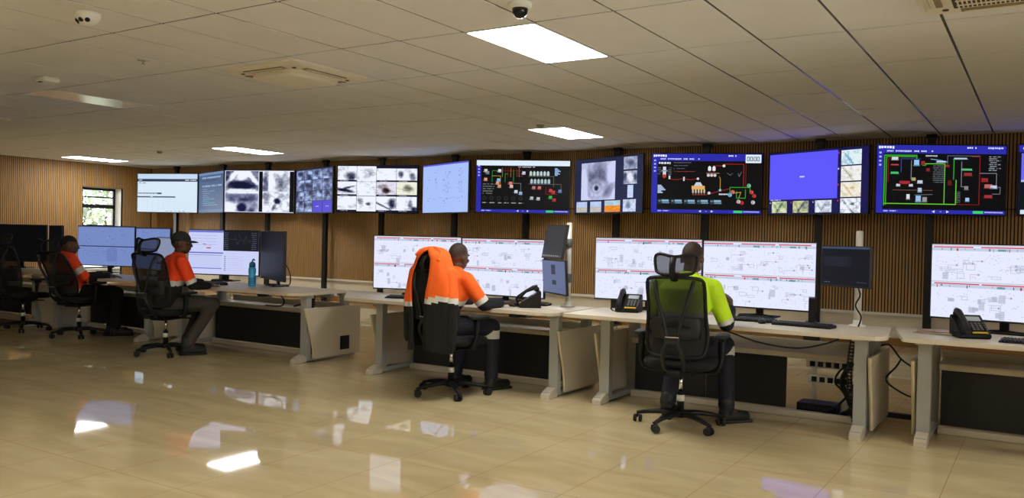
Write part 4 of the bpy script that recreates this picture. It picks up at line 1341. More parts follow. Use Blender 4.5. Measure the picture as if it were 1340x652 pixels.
def cable(pts, r, label, group=None, n=24):
    # smooth path through the given points
    P = [Vector(p) for p in pts]
    out = []
    for i in range(len(P) - 1):
        p0, p1, p2, p3 = P[max(0, i - 1)], P[i], P[i + 1], P[min(len(P) - 1, i + 2)]
        for k in range(8):
            t = k / 8
            out.append(.5 * ((2 * p1) + (p2 - p0) * t + (2 * p0 - 5 * p1 + 4 * p2 - p3) * t * t + (3 * p1 - p0 - 3 * p2 + p3) * t ** 3))
    out.append(P[-1])
    b = MB(); b.tube(out, r, seg=7)
    return tag(b.build('power_cable', M_RUB), label, 'cable', group)
cable([(-1.14, 6.9, .66), (-1.2, 6.86, .5), (-1.3, 6.85, .3), (-1.22, 6.85, .12), (-1.3, 6.9, .03)], .02, 'thick black cable bundle hanging beside the cable chain in the open bay')
cable([(-1.2, 6.92, .45), (-1.32, 6.9, .38), (-1.36, 6.9, .28), (-1.3, 6.92, .2), (-1.24, 6.95, .05)], .008, 'thin black cable curling in front of socket strips')
cable([(-1.55, 6.82, .03), (-1.4, 6.82, .06), (-1.28, 6.84, .16), (-1.22, 6.87, .28)], .009, 'black cable slanting up from floor of the open bay')
cable([(-1.04, 6.92, .59), (-.98, 6.93, .6), (-.9, 6.94, .5), (-.8, 6.95, .42), (-.77, 6.95, .3), (-.81, 6.95, .22), (-.93, 6.93, .27), (-1.0, 6.93, .34), (-.93, 6.92, .44), (-.9, 6.94, .5)], .007, 'looped black cable hanging in the gap between the two rightmost desks')
cable([(-1.99, 6.16, .69), (-1.75, 6.2, .62), (-1.5, 6.22, .6), (-1.3, 6.2, .65), (-1.2, 6.18, .695)], .006, 'black cable sagging below the front edge of lime operators desk')
cable([(-1.19, 6.72, 1.06), (-1.16, 6.7, .98), (-1.19, 6.7, .9), (-1.15, 6.7, .82), (-1.17, 6.72, .742)], .006, 'black monitor cable dangling beside the white pole on lime operators desk')
cable([(-7.2, 6.5, .69), (-7.15, 6.55, .6), (-7.25, 6.6, .53), (-7.5, 6.6, .52)], .008, 'black cable under the desk with the blue bottle')
cable([(-7.0, 6.75, .68), (-6.9, 6.7, .6), (-7.1, 6.65, .53)], .008, 'second black cable under the desk with the blue bottle, nearer its right leg')
cable([(-5.0, 6.7, .52), (-5.1, 6.72, .6), (-5.15, 6.74, .7)], .008, 'black cable behind the draped chair at the orange operators desk')
cable([(-7.6, 6.9, .742), (-7.4, 6.8, .75), (-7.2, 6.68, .78), (-7.14, 6.62, .9), (-7.2, 6.62, .99)], .006, 'thin cable hooked behind the dark inward-turned display')
t = thing('cable_duct', 'black rubber cable duct bridging the gap between the two rightmost desks', 'cable duct', (-.9, 7.25, 0), 0)
b = MB(); b.prism([(-.06, 0), (.06, 0), (.03, .03), (-.03, .03)], -.16, .16, bev=.003, M=Matrix(((0, 0, 1, 0), (1, 0, 0, 0), (0, 1, 0, 0), (0, 0, 0, 1)))); b.build('duct_body', M_RUB, t)
b = MB()
for s in (-1, 1): b.box((s * .15, 0, .018), (.02, .12, .012), bev=.003)
b.build('end_clip', M_PLAST2, t)

# ------------------------------------------------------------------ chairs (facing +y)
def smooth_path(pts, n=6):
    P = [Vector(p) for p in pts]
    out = []
    for i in range(len(P) - 1):
        p0, p1, p2, p3 = P[max(0, i - 1)], P[i], P[i + 1], P[min(len(P) - 1, i + 2)]
        for k in range(n):
            t = k / n
            out.append(.5 * ((2 * p1) + (p2 - p0) * t + (2 * p0 - 5 * p1 + 4 * p2 - p3) * t * t + (3 * p1 - p0 - 3 * p2 + p3) * t ** 3))
    out.append(P[-1])
    return out

def back_y(z):           # profile of the backrest, reclined a little and bowed at the lumbar
    u = (z - .54) / .57
    return -.235 - .11 * u + .045 * math.sin(u * PI)

def make_chair(label, loc, rz):
    t = thing('office_chair', label, 'chair', loc, R(rz), 'black mesh office chairs')
    # five-star base
    b = MB()
    b.lathe([(.001, .075), (.05, .075), (.055, .1), (.045, .125), (.001, .125)], seg=18)
    for k in range(5):
        a = R(90 + 72 * k + 14)
        c, s = math.cos(a), math.sin(a)
        pts = [(c * r, s * r, z) for r, z in ((.03, .1), (.12, .102), (.24, .088), (.325, .07))]
        b.tube(pts, [(.03, .022), (.027, .02), (.021, .016), (.016, .012)], seg=10)
    base = b.build('base', M_PLAST, t)
    for k in range(5):
        a = R(90 + 72 * k + 14)
        c, s = math.cos(a) * .32, math.sin(a) * .32
        cs = bpy.data.objects.new('caster', None)
        q = Matrix.Rotation(a + .9 + k * .8, 3, 'Z')
        b = MB()
        b.cone((0, 0, .05), (0, 0, .075), .009, seg=8)
        b.box(q @ Vector((0, 0.0, .05)), (.05, .012, .022), rot=q, bev=.003)
        cb = b.build('caster', M_PLAST, t, (c, s, 0))
        b = MB()
        for sy in (-1, 1):
            b.cone(q @ Vector((.006, sy * .011, .03)), q @ Vector((.006, sy * .03, .03)), .03, .026, seg=18)
        b.build('wheel', M_RUB, cb)
    b = MB(); b.cone((0, 0, .12), (0, 0, .26), .027, seg=16); b.build('lift_sleeve', M_PLAST, t)
    b = MB(); b.cone((0, 0, .24), (0, 0, .4), .015, seg=14); g = b.build('gas_lift', M_CHROME, t)
    b = MB(); b.cone((0, 0, .19), (0, 0, .235), .0285, seg=16); b.build('lift_label', M_SILVER, t)
    b = MB(); b.box((0, -.02, .405), (.2, .24, .05), bev=.015); b.box((0, -.2, .43), (.09, .2, .035), bev=.01)
    b.cone((.1, .05, .4), (.26, .07, .405), .008, seg=8); b.box((.27, .072, .405), (.05, .025, .012), bev=.004)
    b.build('tilt_mechanism', M_PLAST, t)
    # seat
    b = MB()
    rings = []
    for z, w, d, r in ((.43, .42, .4, .1), (.445, .49, .47, .12), (.475, .51, .49, .13), (.495, .49, .47, .13), (.503, .4, .38, .12)):
        ring = []
        for sx, sy, a0 in ((1, 1, 0), (-1, 1, 90), (-1, -1, 180), (1, -1, 270)):
            for k in range(7):
                a = R(a0 + 15 * k)
                x, y = sx * (w / 2 - r) + r * math.cos(a), sy * (d / 2 - r) + r * math.sin(a)
                zz = z - (.03 * max(0, (y - .12) / .12) ** 2) + (.008 * (abs(x) / .25) ** 2)
                ring.append((x, y + .02, zz))
        rings.append(ring)
    b.loft(rings); b.build('seat', M_SEAT, t)
    # back frame: closed loop, narrower waist near the bottom
    def outline(u):      # u 0..1 around
        pts = []
        return pts
    loop = [(-.17, .545), (-.205, .6), (-.215, .7), (-.205, .8), (-.2, .92), (-.2, 1.03), (-.185, 1.085), (-.12, 1.1), (0, 1.102), (.12, 1.1), (.185, 1.085), (.2, 1.03), (.2, .92), (.205, .8), (.215, .7), (.205, .6), (.17, .545), (0, .535)]
    def cur(x): return .035 * (abs(x) / .2) ** 2      # side bolsters wrap forward
    b = MB()
    lp = []
    P = [Vector((x, back_y(z) + cur(x), z)) for x, z in loop]
    n = len(P)
    for i in range(n):
        p0, p1, p2, p3 = P[i - 1], P[i], P[(i + 1) % n], P[(i + 2) % n]
        for k in range(4):
            s = k / 4
            lp.append(.5 * ((2 * p1) + (p2 - p0) * s + (2 * p0 - 5 * p1 + 4 * p2 - p3) * s * s + (3 * p1 - p0 - 3 * p2 + p3) * s ** 3))
    b.tube(lp, .013, seg=8, closed=True)
    b.build('back_frame', M_PLAST, t)
    b = MB()
    zs = [.545 + .545 * k / 12 for k in range(13)]
    prev = None
    for z in zs:
        w = np.interp(z, [.545, .6, .7, .8, .92, 1.03, 1.085, 1.1], [.17, .205, .215, .205, .2, .2, .185, .12])
        row = [b.bm.verts.new((w * s, back_y(z) + cur(w * s), z)) for s in np.linspace(-1, 1, 11)]
        if prev:
            for k in range(10):
                f = b.bm.faces.new((prev[k], prev[k + 1], row[k + 1], row[k])); f.smooth = True
        prev = row
    bm_ = b.build('back_mesh', M_MESH, t)
    # lumbar pad behind the mesh
    b = MB()
    ring_o = []
    b.loft([[(x * s, back_y(z) - .012 + cur(x) + d, .745 + (z - .745) * s) for x, z in ((-.17, .67), (-.18, .745), (-.17, .815), (0, .83), (.17, .815), (.18, .745), (.17, .67), (0, .655))] for s, d in ((.92, .004), (1, -.006), (.94, -.018), (.6, -.022))])
    b.build('lumbar_pad', M_PLAST2, t)
    # spine: hub, V arms up, legs down, chrome strip
    b = MB()
    yb = -.36
    b.box((0, yb + .01, .665), (.11, .045, .06), bev=.014)
    for s in (-1, 1):
        b.tube(smooth_path([(s * .03, yb, .67), (s * .06, yb - .005, .8), (s * .105, yb - .012, .95), (s * .135, back_y(1.08) + .005, 1.08)]), [(.016, .012)] * 18 + [(.012, .01)], seg=8)
        b.tube(smooth_path([(s * .03, yb, .65), (s * .065, yb + .01, .58), (s * .07, -.27, .47), (s * .045, -.2, .43)]), .015, seg=8)
    b.build('spine', M_PLAST2, t)
    b = MB(); b.box((0, yb - .016, .69), (.095, .006, .009), bev=.002); b.build('chrome_strip', M_CHROME, t)
    # headrest
    b = MB()
    b.tube(smooth_path([(0, back_y(1.08) + .005, 1.08), (0, -.4, 1.12), (0, -.41, 1.19), (0, -.375, 1.24)]), [(.026, .01)] * 6 + [(.022, .01)] * 12 + [(.034, .008)], seg=8)
    st = b.build('headrest_stem', M_PLAST, t)
    b = MB()
    hl = [(-.115, 1.13), (-.142, 1.18), (-.145, 1.245), (-.1, 1.262), (0, 1.245), (.1, 1.262), (.145, 1.245), (.142, 1.18), (.115, 1.13), (0, 1.122)]
    def hy(x, z): return -.36 + .06 * (abs(x) / .145) ** 2 + .02 * (z - 1.13) / .13
    P = [Vector((x, hy(x, z), z)) for x, z in hl]
    n = len(P); lp = []
    for i in range(n):
        p0, p1, p2, p3 = P[i - 1], P[i], P[(i + 1) % n], P[(i + 2) % n]
        for k in range(4):
            s = k / 4
            lp.append(.5 * ((2 * p1) + (p2 - p0) * s + (2 * p0 - 5 * p1 + 4 * p2 - p3) * s * s + (3 * p1 - p0 - 3 * p2 + p3) * s ** 3))
    b.tube(lp, .011, seg=8, closed=True)
    hr = b.build('headrest', M_PLAST, t)
    b = MB()
    prev = None
    for k in range(6):
        u = k / 5
        w = np.interp(u, [0, .4, 1], [.115, .142, .14])
        row = []
        for s in np.linspace(-1, 1, 9):
            z0_, z1_ = 1.122 + .008 * abs(s), 1.246 + .014 * math.sin(abs(s) * PI) * 1.0
            z = z0_ + (z1_ - z0_) * u
            row.append(b.bm.verts.new((w * s, hy(w * s, z), z)))
        if prev:
            for q in range(8):
                f = b.bm.faces.new((prev[q], prev[q + 1], row[q + 1], row[q])); f.smooth = True
        prev = row
    b.build('headrest_mesh', M_MESHT, hr)
    # armrests
    for s in (-1, 1):
        b = MB()
        b.tube(smooth_path([(s * .1, -.02, .41), (s * .24, -.03, .42), (s * .285, -.04, .47), (s * .29, -.03, .66)]), [(.03, .014)] * 12 + [(.026, .018)] * 7, seg=10)
        b.box((s * .29, -.02, .655), (.05, .08, .03), bev=.008)
        ar = b.build('armrest', M_PLAST, t)
        b = MB()
        ring = lambda z, w, d: [(s * .29 + w * math.copysign(abs(math.cos(a)) ** .6, math.cos(a)), .0 + d * math.copysign(abs(math.sin(a)) ** .6, math.sin(a)), z) for a in np.linspace(0, 2 * PI, 24, endpoint=False)]
        b.loft([ring(.667, .036, .105), ring(.672, .046, .12), ring(.688, .047, .122), ring(.694, .036, .108)])
        b.build('arm_pad', M_PLAST2, ar)
    return t

CH = make_chair('mesh chair seen squarely from behind under the lime-shirted operator', (-2.22, 5.84, 0), 10)
JC = copy_tree(CH, (-4.27, 5.8, 0), R(-2), 'mesh chair draped with the orange and black jacket')
for ch in JC.children:
    if ch.name.split('.')[0] in ('headrest', 'headrest_stem'): ch.location.z -= .055
copy_tree(CH, (-8.05, 5.7, 0), R(14), 'mesh chair under the capped man, turned to the right')
RC = copy_tree(CH, (-10.15, 5.96, 0), R(14), 'reclined mesh chair under the bareheaded orange operator at left')
for ch in RC.children:                      # the back leans on its hinge
    if ch.name.split('.')[0] in ('back_frame', 'back_mesh', 'lumbar_pad', 'spine', 'chrome_strip', 'headrest_stem', 'headrest'):
        q = Matrix.Translation((0, -.22, .47)) @ Matrix.Rotation(R(15), 4, 'X') @ Matrix.Translation((0, .22, -.47))
        ch.location, ch.rotation_euler = q.to_translation(), q.to_euler()

copy_tree(CH, (-11.25, 5.85, 0), R(10), 'empty mesh chair farthest left')

# ------------------------------------------------------------------ people (facing +y, seated; origin on the floor under the hips)
def frame(fwd, up):
    f = Vector(fwd).normalized()
    u = Vector(up)
    u = (u - f * u.dot(f)).normalized()
    r = f.cross(u)
    return Matrix((r, f, u)).transposed()          # columns right, forward, up

def ring(c, rx, ry, tilt, n=20, p=2.3):
    """ellipse ring around the spine; tilt leans it forward in the y-z plane"""
    ct, st = math.cos(tilt), math.sin(tilt)
    out = []
    for k in range(n):
        a = 2 * PI * k / n
        x = rx * math.copysign(abs(math.cos(a)) ** (2 / p), math.cos(a))
        y = ry * math.copysign(abs(math.sin(a)) ** (2 / p), math.sin(a))
        out.append((c[0] + x, c[1] + y * ct, c[2] - y * st))
    return out

def hand(b, w, d, n, side, curl, spread=.0, thumb_in=.4):
    """w wrist, d finger direction, n palm normal; side +1 puts the thumb on d x n"""
    w, d, n = Vector(w), Vector(d).normalized(), Vector(n)
    n = (n - d * n.dot(d)).normalized()
    s = d.cross(n) * side
    for k in range(4):
        o = (1.5 - k) * .019
        b.cap(w + s * o * .55 + d * .005, w + s * o + d * .083, .0135, .0115, seg=10)
    b.cap(w, w + d * .05, .021, .019, seg=10)
    L = [(.04, .024, .02), (.045, .028, .021), (.041, .026, .02), (.032, .02, .018)]
    for k in range(4):
        o = (1.5 - k) * (.019 + spread)
        p = w + s * (1.5 - k) * .019 + d * .084
        ang = R(curl * .5)
        for j, l in enumerate(L[k]):
            dd = (d * math.cos(ang) + n * math.sin(ang) + s * (1.5 - k) * spread * 6).normalized()
            q = p + dd * l
            b.cap(p, q, .0094 - .0008 * j, .0088 - .0008 * j, seg=8)
            p = q
            ang += R(curl)
    p = w + s * .024 + d * .02
    q = p + (d * .6 + s * .7 + n * thumb_in * .4).normalized() * .042
    b.cap(p, q, .0135, .0108, seg=8)
    r_ = q + (d * .85 + s * .15 + n * thumb_in).normalized() * .032
    b.cap(q, r_, .0106, .0096, seg=8)
    b.cap(r_, r_ + (d * .9 - s * .1 + n * thumb_in).normalized() * .025, .0094, .0082, seg=8)

def head(b, c, F):
    """c: centre of the skull, F: head frame"""
    H = lambda x, y, z: Vector(c) + F @ Vector((x, y, z))
    b.ell(H(0, -.012, .018), (.076, .098, .098), rot=F, seg=24)          # cranium
    b.ell(H(0, .03, -.035), (.062, .068, .085), rot=F, seg=20)           # face
    b.ell(H(0, .05, -.088), (.034, .034, .028), rot=F)                   # chin
    for s in (-1, 1):
        b.ell(H(s * .045, .02, -.07), (.02, .045, .026), rot=F)          # jaw
        b.ell(H(s * .045, .068, -.03), (.02, .018, .018), rot=F)         # cheek
        b.ell(H(s * .078, -.008, -.02), (.009, .02, .032), rot=F)        # ear
        b.ell(H(s * .03, .083, .022), (.024, .014, .009), rot=F)         # brow
    b.cap(H(0, .088, .01), H(0, .106, -.03), .009, .014)                 # nose
    for s in (-1, 1): b.ell(H(s * .013, .098, -.034), (.009, .01, .008), rot=F)
    b.ell(H(0, .09, -.058), (.026, .012, .0075), rot=F)                  # lips
    b.ell(H(0, .088, -.068), (.022, .012, .008), rot=F)

def person(label, loc, rz, P, style):
    t = thing('person', label, 'person', loc, R(rz), None)
    J = {k: Vector(v) for k, v in P.items() if k not in ('hd', 'hu', 'hands')}
    HF = frame(P['hd'], P['hu'])
    # ---- body, one surface
    def torso(b, g):
        hp, ch, nk = J['hip'], J['chest'], J['neck']
        wa = (hp + ch) / 2 + Vector((0, -.012, 0))
        tl = math.atan2((ch - hp).y, (ch - hp).z)
        b.loft([ring(hp + Vector((0, .02, -.085)), .15 + g, .1 + g, 0), ring(hp, .178 + g, .125 + g, tl * .3), ring(wa, .152 + g, .112 + g, tl), ring(ch + Vector((0, 0, -.06)), .172 + g, .122 + g, tl),
                ring(ch + Vector((0, 0, .07)), .178 + g, .112 + g, tl), ring(nk * .7 + ch * .3 + Vector((0, 0, .02)), .15 + g, .085 + g, tl), ring(nk + Vector((0, 0, -.005)), .075 + g, .068 + g, tl)])
    LIMB = [('sl', 'el', .056, .043), ('el', 'wl', .041, .029), ('sr', 'er', .056, .043), ('er', 'wr', .041, .029),
            ('hl', 'kl', .088, .062), ('kl', 'al', .06, .04), ('hr', 'kr', .088, .062), ('kr', 'ar', .06, .04)]
    b = MB()
    torso(b, -.012)
    for a, c, r0, r1 in LIMB: b.cap(J[a], J[c], r0 - .004, r1 - .002)
    b.cap(J['neck'] + Vector((0, 0, -.03)), J['head'] + HF @ Vector((0, -.015, -.06)), .058, .052)
    head(b, J['head'], HF)
    for side, w, e in ((-1, 'wl', 'el'), (1, 'wr', 'er')):
        hd = P['hands'][0 if side < 0 else 1]
        hand(b, J[w], hd[0], hd[1], hd[2], hd[3])
    for a, f in (('al', 'tl'), ('ar', 'tr')): b.cap(J[a], J[f], .035, .03)
    me = remesh(b, .0062, 3)
    link('body', me, M_SKIN, t)
    # eyes
    for s in (-1, 1):
        b = MB(); b.ell(J['head'] + HF @ Vector((s * .031, .0755, .002)), .0112, seg=12)
        ey = b.build('eye', M_EYEW, t)
        b = MB(); b.ell(J['head'] + HF @ Vector((s * .031, .0832, .002)), (.0065, .0045, .0065), rot=HF, seg=10); b.build('iris', M_EYED, ey)
    # hair: close-cropped cap following the skull
    b = MB()
    b.ell(J['head'] + HF @ Vector((0, -.0125, .019)), (.0762, .0982, .0982), rot=HF, seg=28)
    hl = style.get('hairline', .035)
    kill = []
    inv = HF.transposed()
    for v in b.bm.verts:
        q = inv @ (v.co - J['head'])
        lim = hl if q.y > .03 else hl - .075 * min(1, (.03 - q.y) / .1)
        if q.z < lim: kill.append(v)
    bmesh.ops.delete(b.bm, geom=kill, context='VERTS')
    b.build('hair', style.get('hair', M_HAIR), t)
    # ---- shirt
    def seg_of(p, segs):
        best = None
        for nm, a, c in segs:
            d = c - a
            u = max(0, min(1, (p - a).dot(d) / d.dot(d)))
            dist = (p - a - d * u).length - (.12 if nm == 'torso' else 0)
            if best is None or dist < best[0]: best = (dist, nm, u)
        return best[1], best[2]
    def dress(me, segs, zone):
        for pl in me.polygons:
            nm, u = seg_of(Vector(pl.center), segs)
            pl.material_index = zone(nm, u, Vector(pl.center))
    b = MB()
    torso(b, .014)
    for s, e, w, r0, r1 in (('sl', 'el', 'wl', .072, .058), ('sr', 'er', 'wr', .072, .058)):
        b.cap(J[s], J[e], r0, r1)
        b.cap(J[e], J[e].lerp(J[w], .9), r1, .045)
        b.cap(J[s], J['neck'] * .55 + J['chest'] * .45 + Vector((0, 0, .03)), .068, .075)
        # folds at the elbow
        for k in range(3):
            u = .72 + .12 * k
            b.ell(J[s].lerp(J[e], u), (.064, .064, .02), rot=(J[e] - J[s]).to_track_quat('Z', 'Y').to_matrix())
    b.cone(J['neck'] + Vector((0, 0, -.03)), J['neck'] + Vector((0, .01, .03)), .078, .066, seg=18)      # collar
    for k in range(6):
        z = J['hip'].lerp(J['chest'], .1 + .15 * k)
        b.ell(z + Vector((0, -.0, 0)), (.182 + .012 * (k % 2), .128, .016), rot=Matrix.Rotation(.25 * (-1) ** k, 3, 'Y'))
    me = remesh(b, .0105, 5)
    segs = [('torso', J['hip'], J['neck'])] + [(n_, J[a], J[c]) for n_, a, c in (('ul', 'sl', 'el'), ('fl', 'el', 'wl'), ('ur', 'sr', 'er'), ('fr', 'er', 'wr'))]
    dress(me, segs, style['zone'])
    link('shirt', me, [style['main'], M_SILVER, style['low']], t)
    # ---- trousers
    b = MB()
    hp = J['hip']
    b.loft([ring(hp + Vector((0, .02, -.1)), .16, .11, 0), ring(hp, .19, .138, 0), ring(hp + Vector((0, -.005, .08)), .172, .126, 0)])
    for h, k, a in (('hl', 'kl', 'al'), ('hr', 'kr', 'ar')):
        b.cap(J[h], J[k], .098, .074); b.cap(J[k], J[k].lerp(J[a], .55), .072, .064); b.cap(J[k].lerp(J[a], .55), J[a] + Vector((0, 0, .02)), .064, .06)
        for q in range(3): b.ell(J[k].lerp(J[a], .72 + .1 * q), (.066, .066, .018), rot=(J[a] - J[k]).to_track_quat('Z', 'Y').to_matrix())
    me = remesh(b, .0105, 5)
    segs = [(n_, J[a], J[c]) for n_, a, c in (('tl', 'hl', 'kl'), ('cl', 'kl', 'al'), ('tr', 'hr', 'kr'), ('cr', 'kr', 'ar'))]
    dress(me, segs, style['legzone'])
    link('trousers', me, [style['legs'], M_SILVER], t)
    # ---- boots
    for a, f in (('al', 'tl'), ('ar', 'tr')):
        A, T = J[a], J[f]
        d = (T - A); d.z = 0; d.normalize()
        b = MB()
        b.cap(A + Vector((0, 0, .06)), Vector((A.x, A.y, .055)) - d * .01, .056, .05)
        b.cap(Vector((A.x, A.y, .05)) - d * .02, Vector((A.x, A.y, .05)) + d * .1, .047, .046)
        b.cap(Vector((A.x, A.y, .045)) + d * .1, Vector((A.x, A.y, .045)) + d * .17, .046, .04)
        me = remesh(b, .009, 3)
        for v in me.vertices: v.co.z = max(v.co.z, .012)
        o = link('boot', me, M_BOOT, t)
        b = MB()
        q = Matrix.Rotation(math.atan2(d.y, d.x), 3, 'Z')
        b.box(Vector((A.x, A.y, .011)) + d * .07, (.285, .09, .022), rot=q, bev=.009); b.build('sole', M_RUB, o)
    if style.get('cap'):
        b = MB()
        prof = []
        b.ell(J['head'] + HF @ Vector((0, -.01, .03)), (.086, .108, .1), rot=HF, seg=28)
        kill = [v for v in b.bm.verts if (HF.transposed() @ (v.co - J['head'])).z < .024]
        bmesh.ops.delete(b.bm, geom=kill, context='VERTS')
        cp = b.build('cap', M_CAPC, t)
        mo = cp.modifiers.new('thick', 'SOLIDIFY'); mo.thickness = .006
        b = MB()
        H = lambda x, y, z: J['head'] + HF @ Vector((x, y, z))
        top, bot = [], []
        for k in range(13):
            a = R(-62 + 124 * k / 12)
            top.append(((.083 * math.sin(a)), (-.01 + .104 * math.cos(a)), .03))
        outer = []
        for k in range(13):
            a = R(-62 + 124 * k / 12)
            outer.append((.075 * math.sin(a) * 1.02, .04 + .135 * math.cos(a), .014 - .012 * (math.sin(a)) ** 2))
        rows = [[H(p[0] * (1 - u) + q[0] * u, p[1] * (1 - u) + q[1] * u, p[2] * (1 - u) + q[2] * u + .006 * math.sin(u * PI)) for p, q in zip(top, outer)] for u in (0, .33, .66, 1)]
        vr = [[b.bm.verts.new(p) for p in r_] for r_ in rows]
        for A, B in zip(vr[:-1], vr[1:]):
            for k in range(12): b.bm.faces.new((A[k], A[k + 1], B[k + 1], B[k])).smooth = True
        br = b.build('brim', M_CAPC, cp)
        mo = br.modifiers.new('thick', 'SOLIDIFY'); mo.thickness = .005
        b = MB(); b.ell(H(0, -.01, .132), (.008, .008, .004), rot=HF); b.build('button', M_CAPC, cp)
    return t

def zone_std(z_band, z_low, ub, fb):
    """orange / lime above, one tape, dark below; ub, fb: where the tape sits on the forearm"""
    def z(nm, u, p):
        if nm == 'torso':
            return 0 if p.z > z_band else (1 if p.z > z_low else 2)
        if nm in ('ul', 'ur'):
            return 0 if u < ub[0] else (1 if u < ub[1] else (0 if ub[2] else 2))
        return (0 if u < fb[0] else (1 if u < fb[1] else 2))
    return z
def legs_band(c0, c1):
    return lambda nm, u, p: 1 if nm in ('cl', 'cr') and c0 < u < c1 else 0
noband = lambda nm, u, p: 0

# lime operator, seen from behind
person('seated person in lime-yellow shirt with navy cuffs, seen from behind', (-2.22, 5.8, 0), 4, dict(
    hip=(0, -.02, .59), chest=(.02, .02, .93), neck=(.035, .07, 1.1), head=(.045, .115, 1.235), hd=(-.05, 1, -.22), hu=(0, .2, 1),
    sl=(-.17, .05, 1.03), el=(-.27, .2, .8), wl=(-.16, .42, .77), sr=(.215, .05, 1.02), er=(.3, .13, .765), wr=(.275, .34, .86),
    hl=(-.1, .04, .57), kl=(-.15, .44, .57), al=(-.17, .28, .1), tl=(-.18, .44, .04),
    hr=(.1, .04, .57), kr=(.22, .44, .57), ar=(.26, .36, .1), tr=(.36, .48, .04),
    hands=[((.3, 1, -.05), (0, 0, -1), -1, 12), ((-.25, .5, .8), (-.8, .3, -.4), 1, 42)]),
    dict(main=M_LIME, low=M_NAVY, legs=M_NAVY, zone=zone_std(.85, .81, (.86, .99, False), (-1, -1)), legzone=legs_band(.02, .16), hairline=.05, hair=M_STUB))
# orange operator at the second desk
person('seated shaven-headed person in orange shirt, navy sleeves and silver tape, hand on mouse', (-4.4, 5.82, 0), -12, dict(
    hip=(0, -.03, .58), chest=(.02, .08, .91), neck=(.02, .12, 1.06), head=(.025, .165, 1.18), hd=(-.12, 1, -.15), hu=(0, .15, 1),
    sl=(-.18, .1, .99), el=(-.24, .25, .78), wl=(-.1, .46, .77), sr=(.2, .1, .98), er=(.3, .22, .77), wr=(.26, .47, .775),
    hl=(-.1, .04, .56), kl=(-.14, .42, .56), al=(-.14, .3, .1), tl=(-.15, .46, .04),
    hr=(.1, .04, .56), kr=(.19, .43, .56), ar=(.2, .42, .1), tr=(.22, .58, .04),
    hands=[((.3, 1, -.05), (0, 0, -1), -1, 12), ((-.05, 1, -.1), (0, 0, -1), 1, 16)]),
    dict(main=M_ORANGE, low=M_NAVY, legs=M_NAVY, zone=zone_std(.8, .755, (.76, .93, False), (-1, -1)), legzone=legs_band(.06, .22), hairline=.05, hair=M_STUB))
# capped man
person('seated person in charcoal cap, orange jacket with white tape and grey trousers', (-8.02, 5.7, 0), -18, dict(
    hip=(0, -.02, .58), chest=(.0, .06, .92), neck=(.0, .1, 1.08), head=(.0, .135, 1.215), hd=(.5, 1, -.02), hu=(0, .05, 1),
    sl=(-.19, .08, 1.01), el=(-.24, .2, .78), wl=(-.12, .42, .77), sr=(.19, .08, 1.01), er=(.23, .18, .77), wr=(.15, .39, .75),
    hl=(-.1, .04, .56), kl=(-.13, .42, .55), al=(-.13, .25, .1), tl=(-.13, .41, .04),
    hr=(.1, .04, .56), kr=(.15, .44, .55), ar=(.14, .16, .1), tr=(.15, .32, .04),
    hands=[((.3, 1, -.05), (0, 0, -1), -1, 14), ((-.1, 1, -.1), (0, 0, -1), 1, 18)]),
    dict(main=M_ORANGE2, low=M_BLACKC, legs=M_OLIVE, zone=zone_std(.81, .755, (.78, .95, False), (-1, -1)), legzone=noband, hairline=.05, cap=True))
# bareheaded man at the left
person('seated bareheaded person in orange jacket at left, leaning back, facing right', (-10.2, 5.98, 0), -22, dict(
    hip=(0, -.04, .57), chest=(.0, -.13, .88), neck=(.0, -.15, 1.03), head=(.0, -.11, 1.145), hd=(.3, 1, -.08), hu=(0, .08, 1),
    sl=(-.18, -.12, .97), el=(-.24, .04, .73), wl=(-.14, .3, .765), sr=(.19, -.12, .97), er=(.25, .05, .725), wr=(.18, .32, .765),
    hl=(-.1, .02, .55), kl=(-.13, .42, .55), al=(-.13, .4, .1), tl=(-.13, .56, .04),
    hr=(.1, .02, .55), kr=(.16, .42, .55), ar=(.16, .4, .1), tr=(.17, .56, .04),
    hands=[((.3, 1, -.05), (0, 0, -1), -1, 14), ((-.1, 1, -.1), (0, 0, -1), 1, 18)]),
    dict(main=M_ORANGE2, low=M_BLACKC, legs=M_BLACKC, zone=zone_std(.6, .55, (.45, .68, True), (-1, -1)), legzone=noband, hairline=.04))

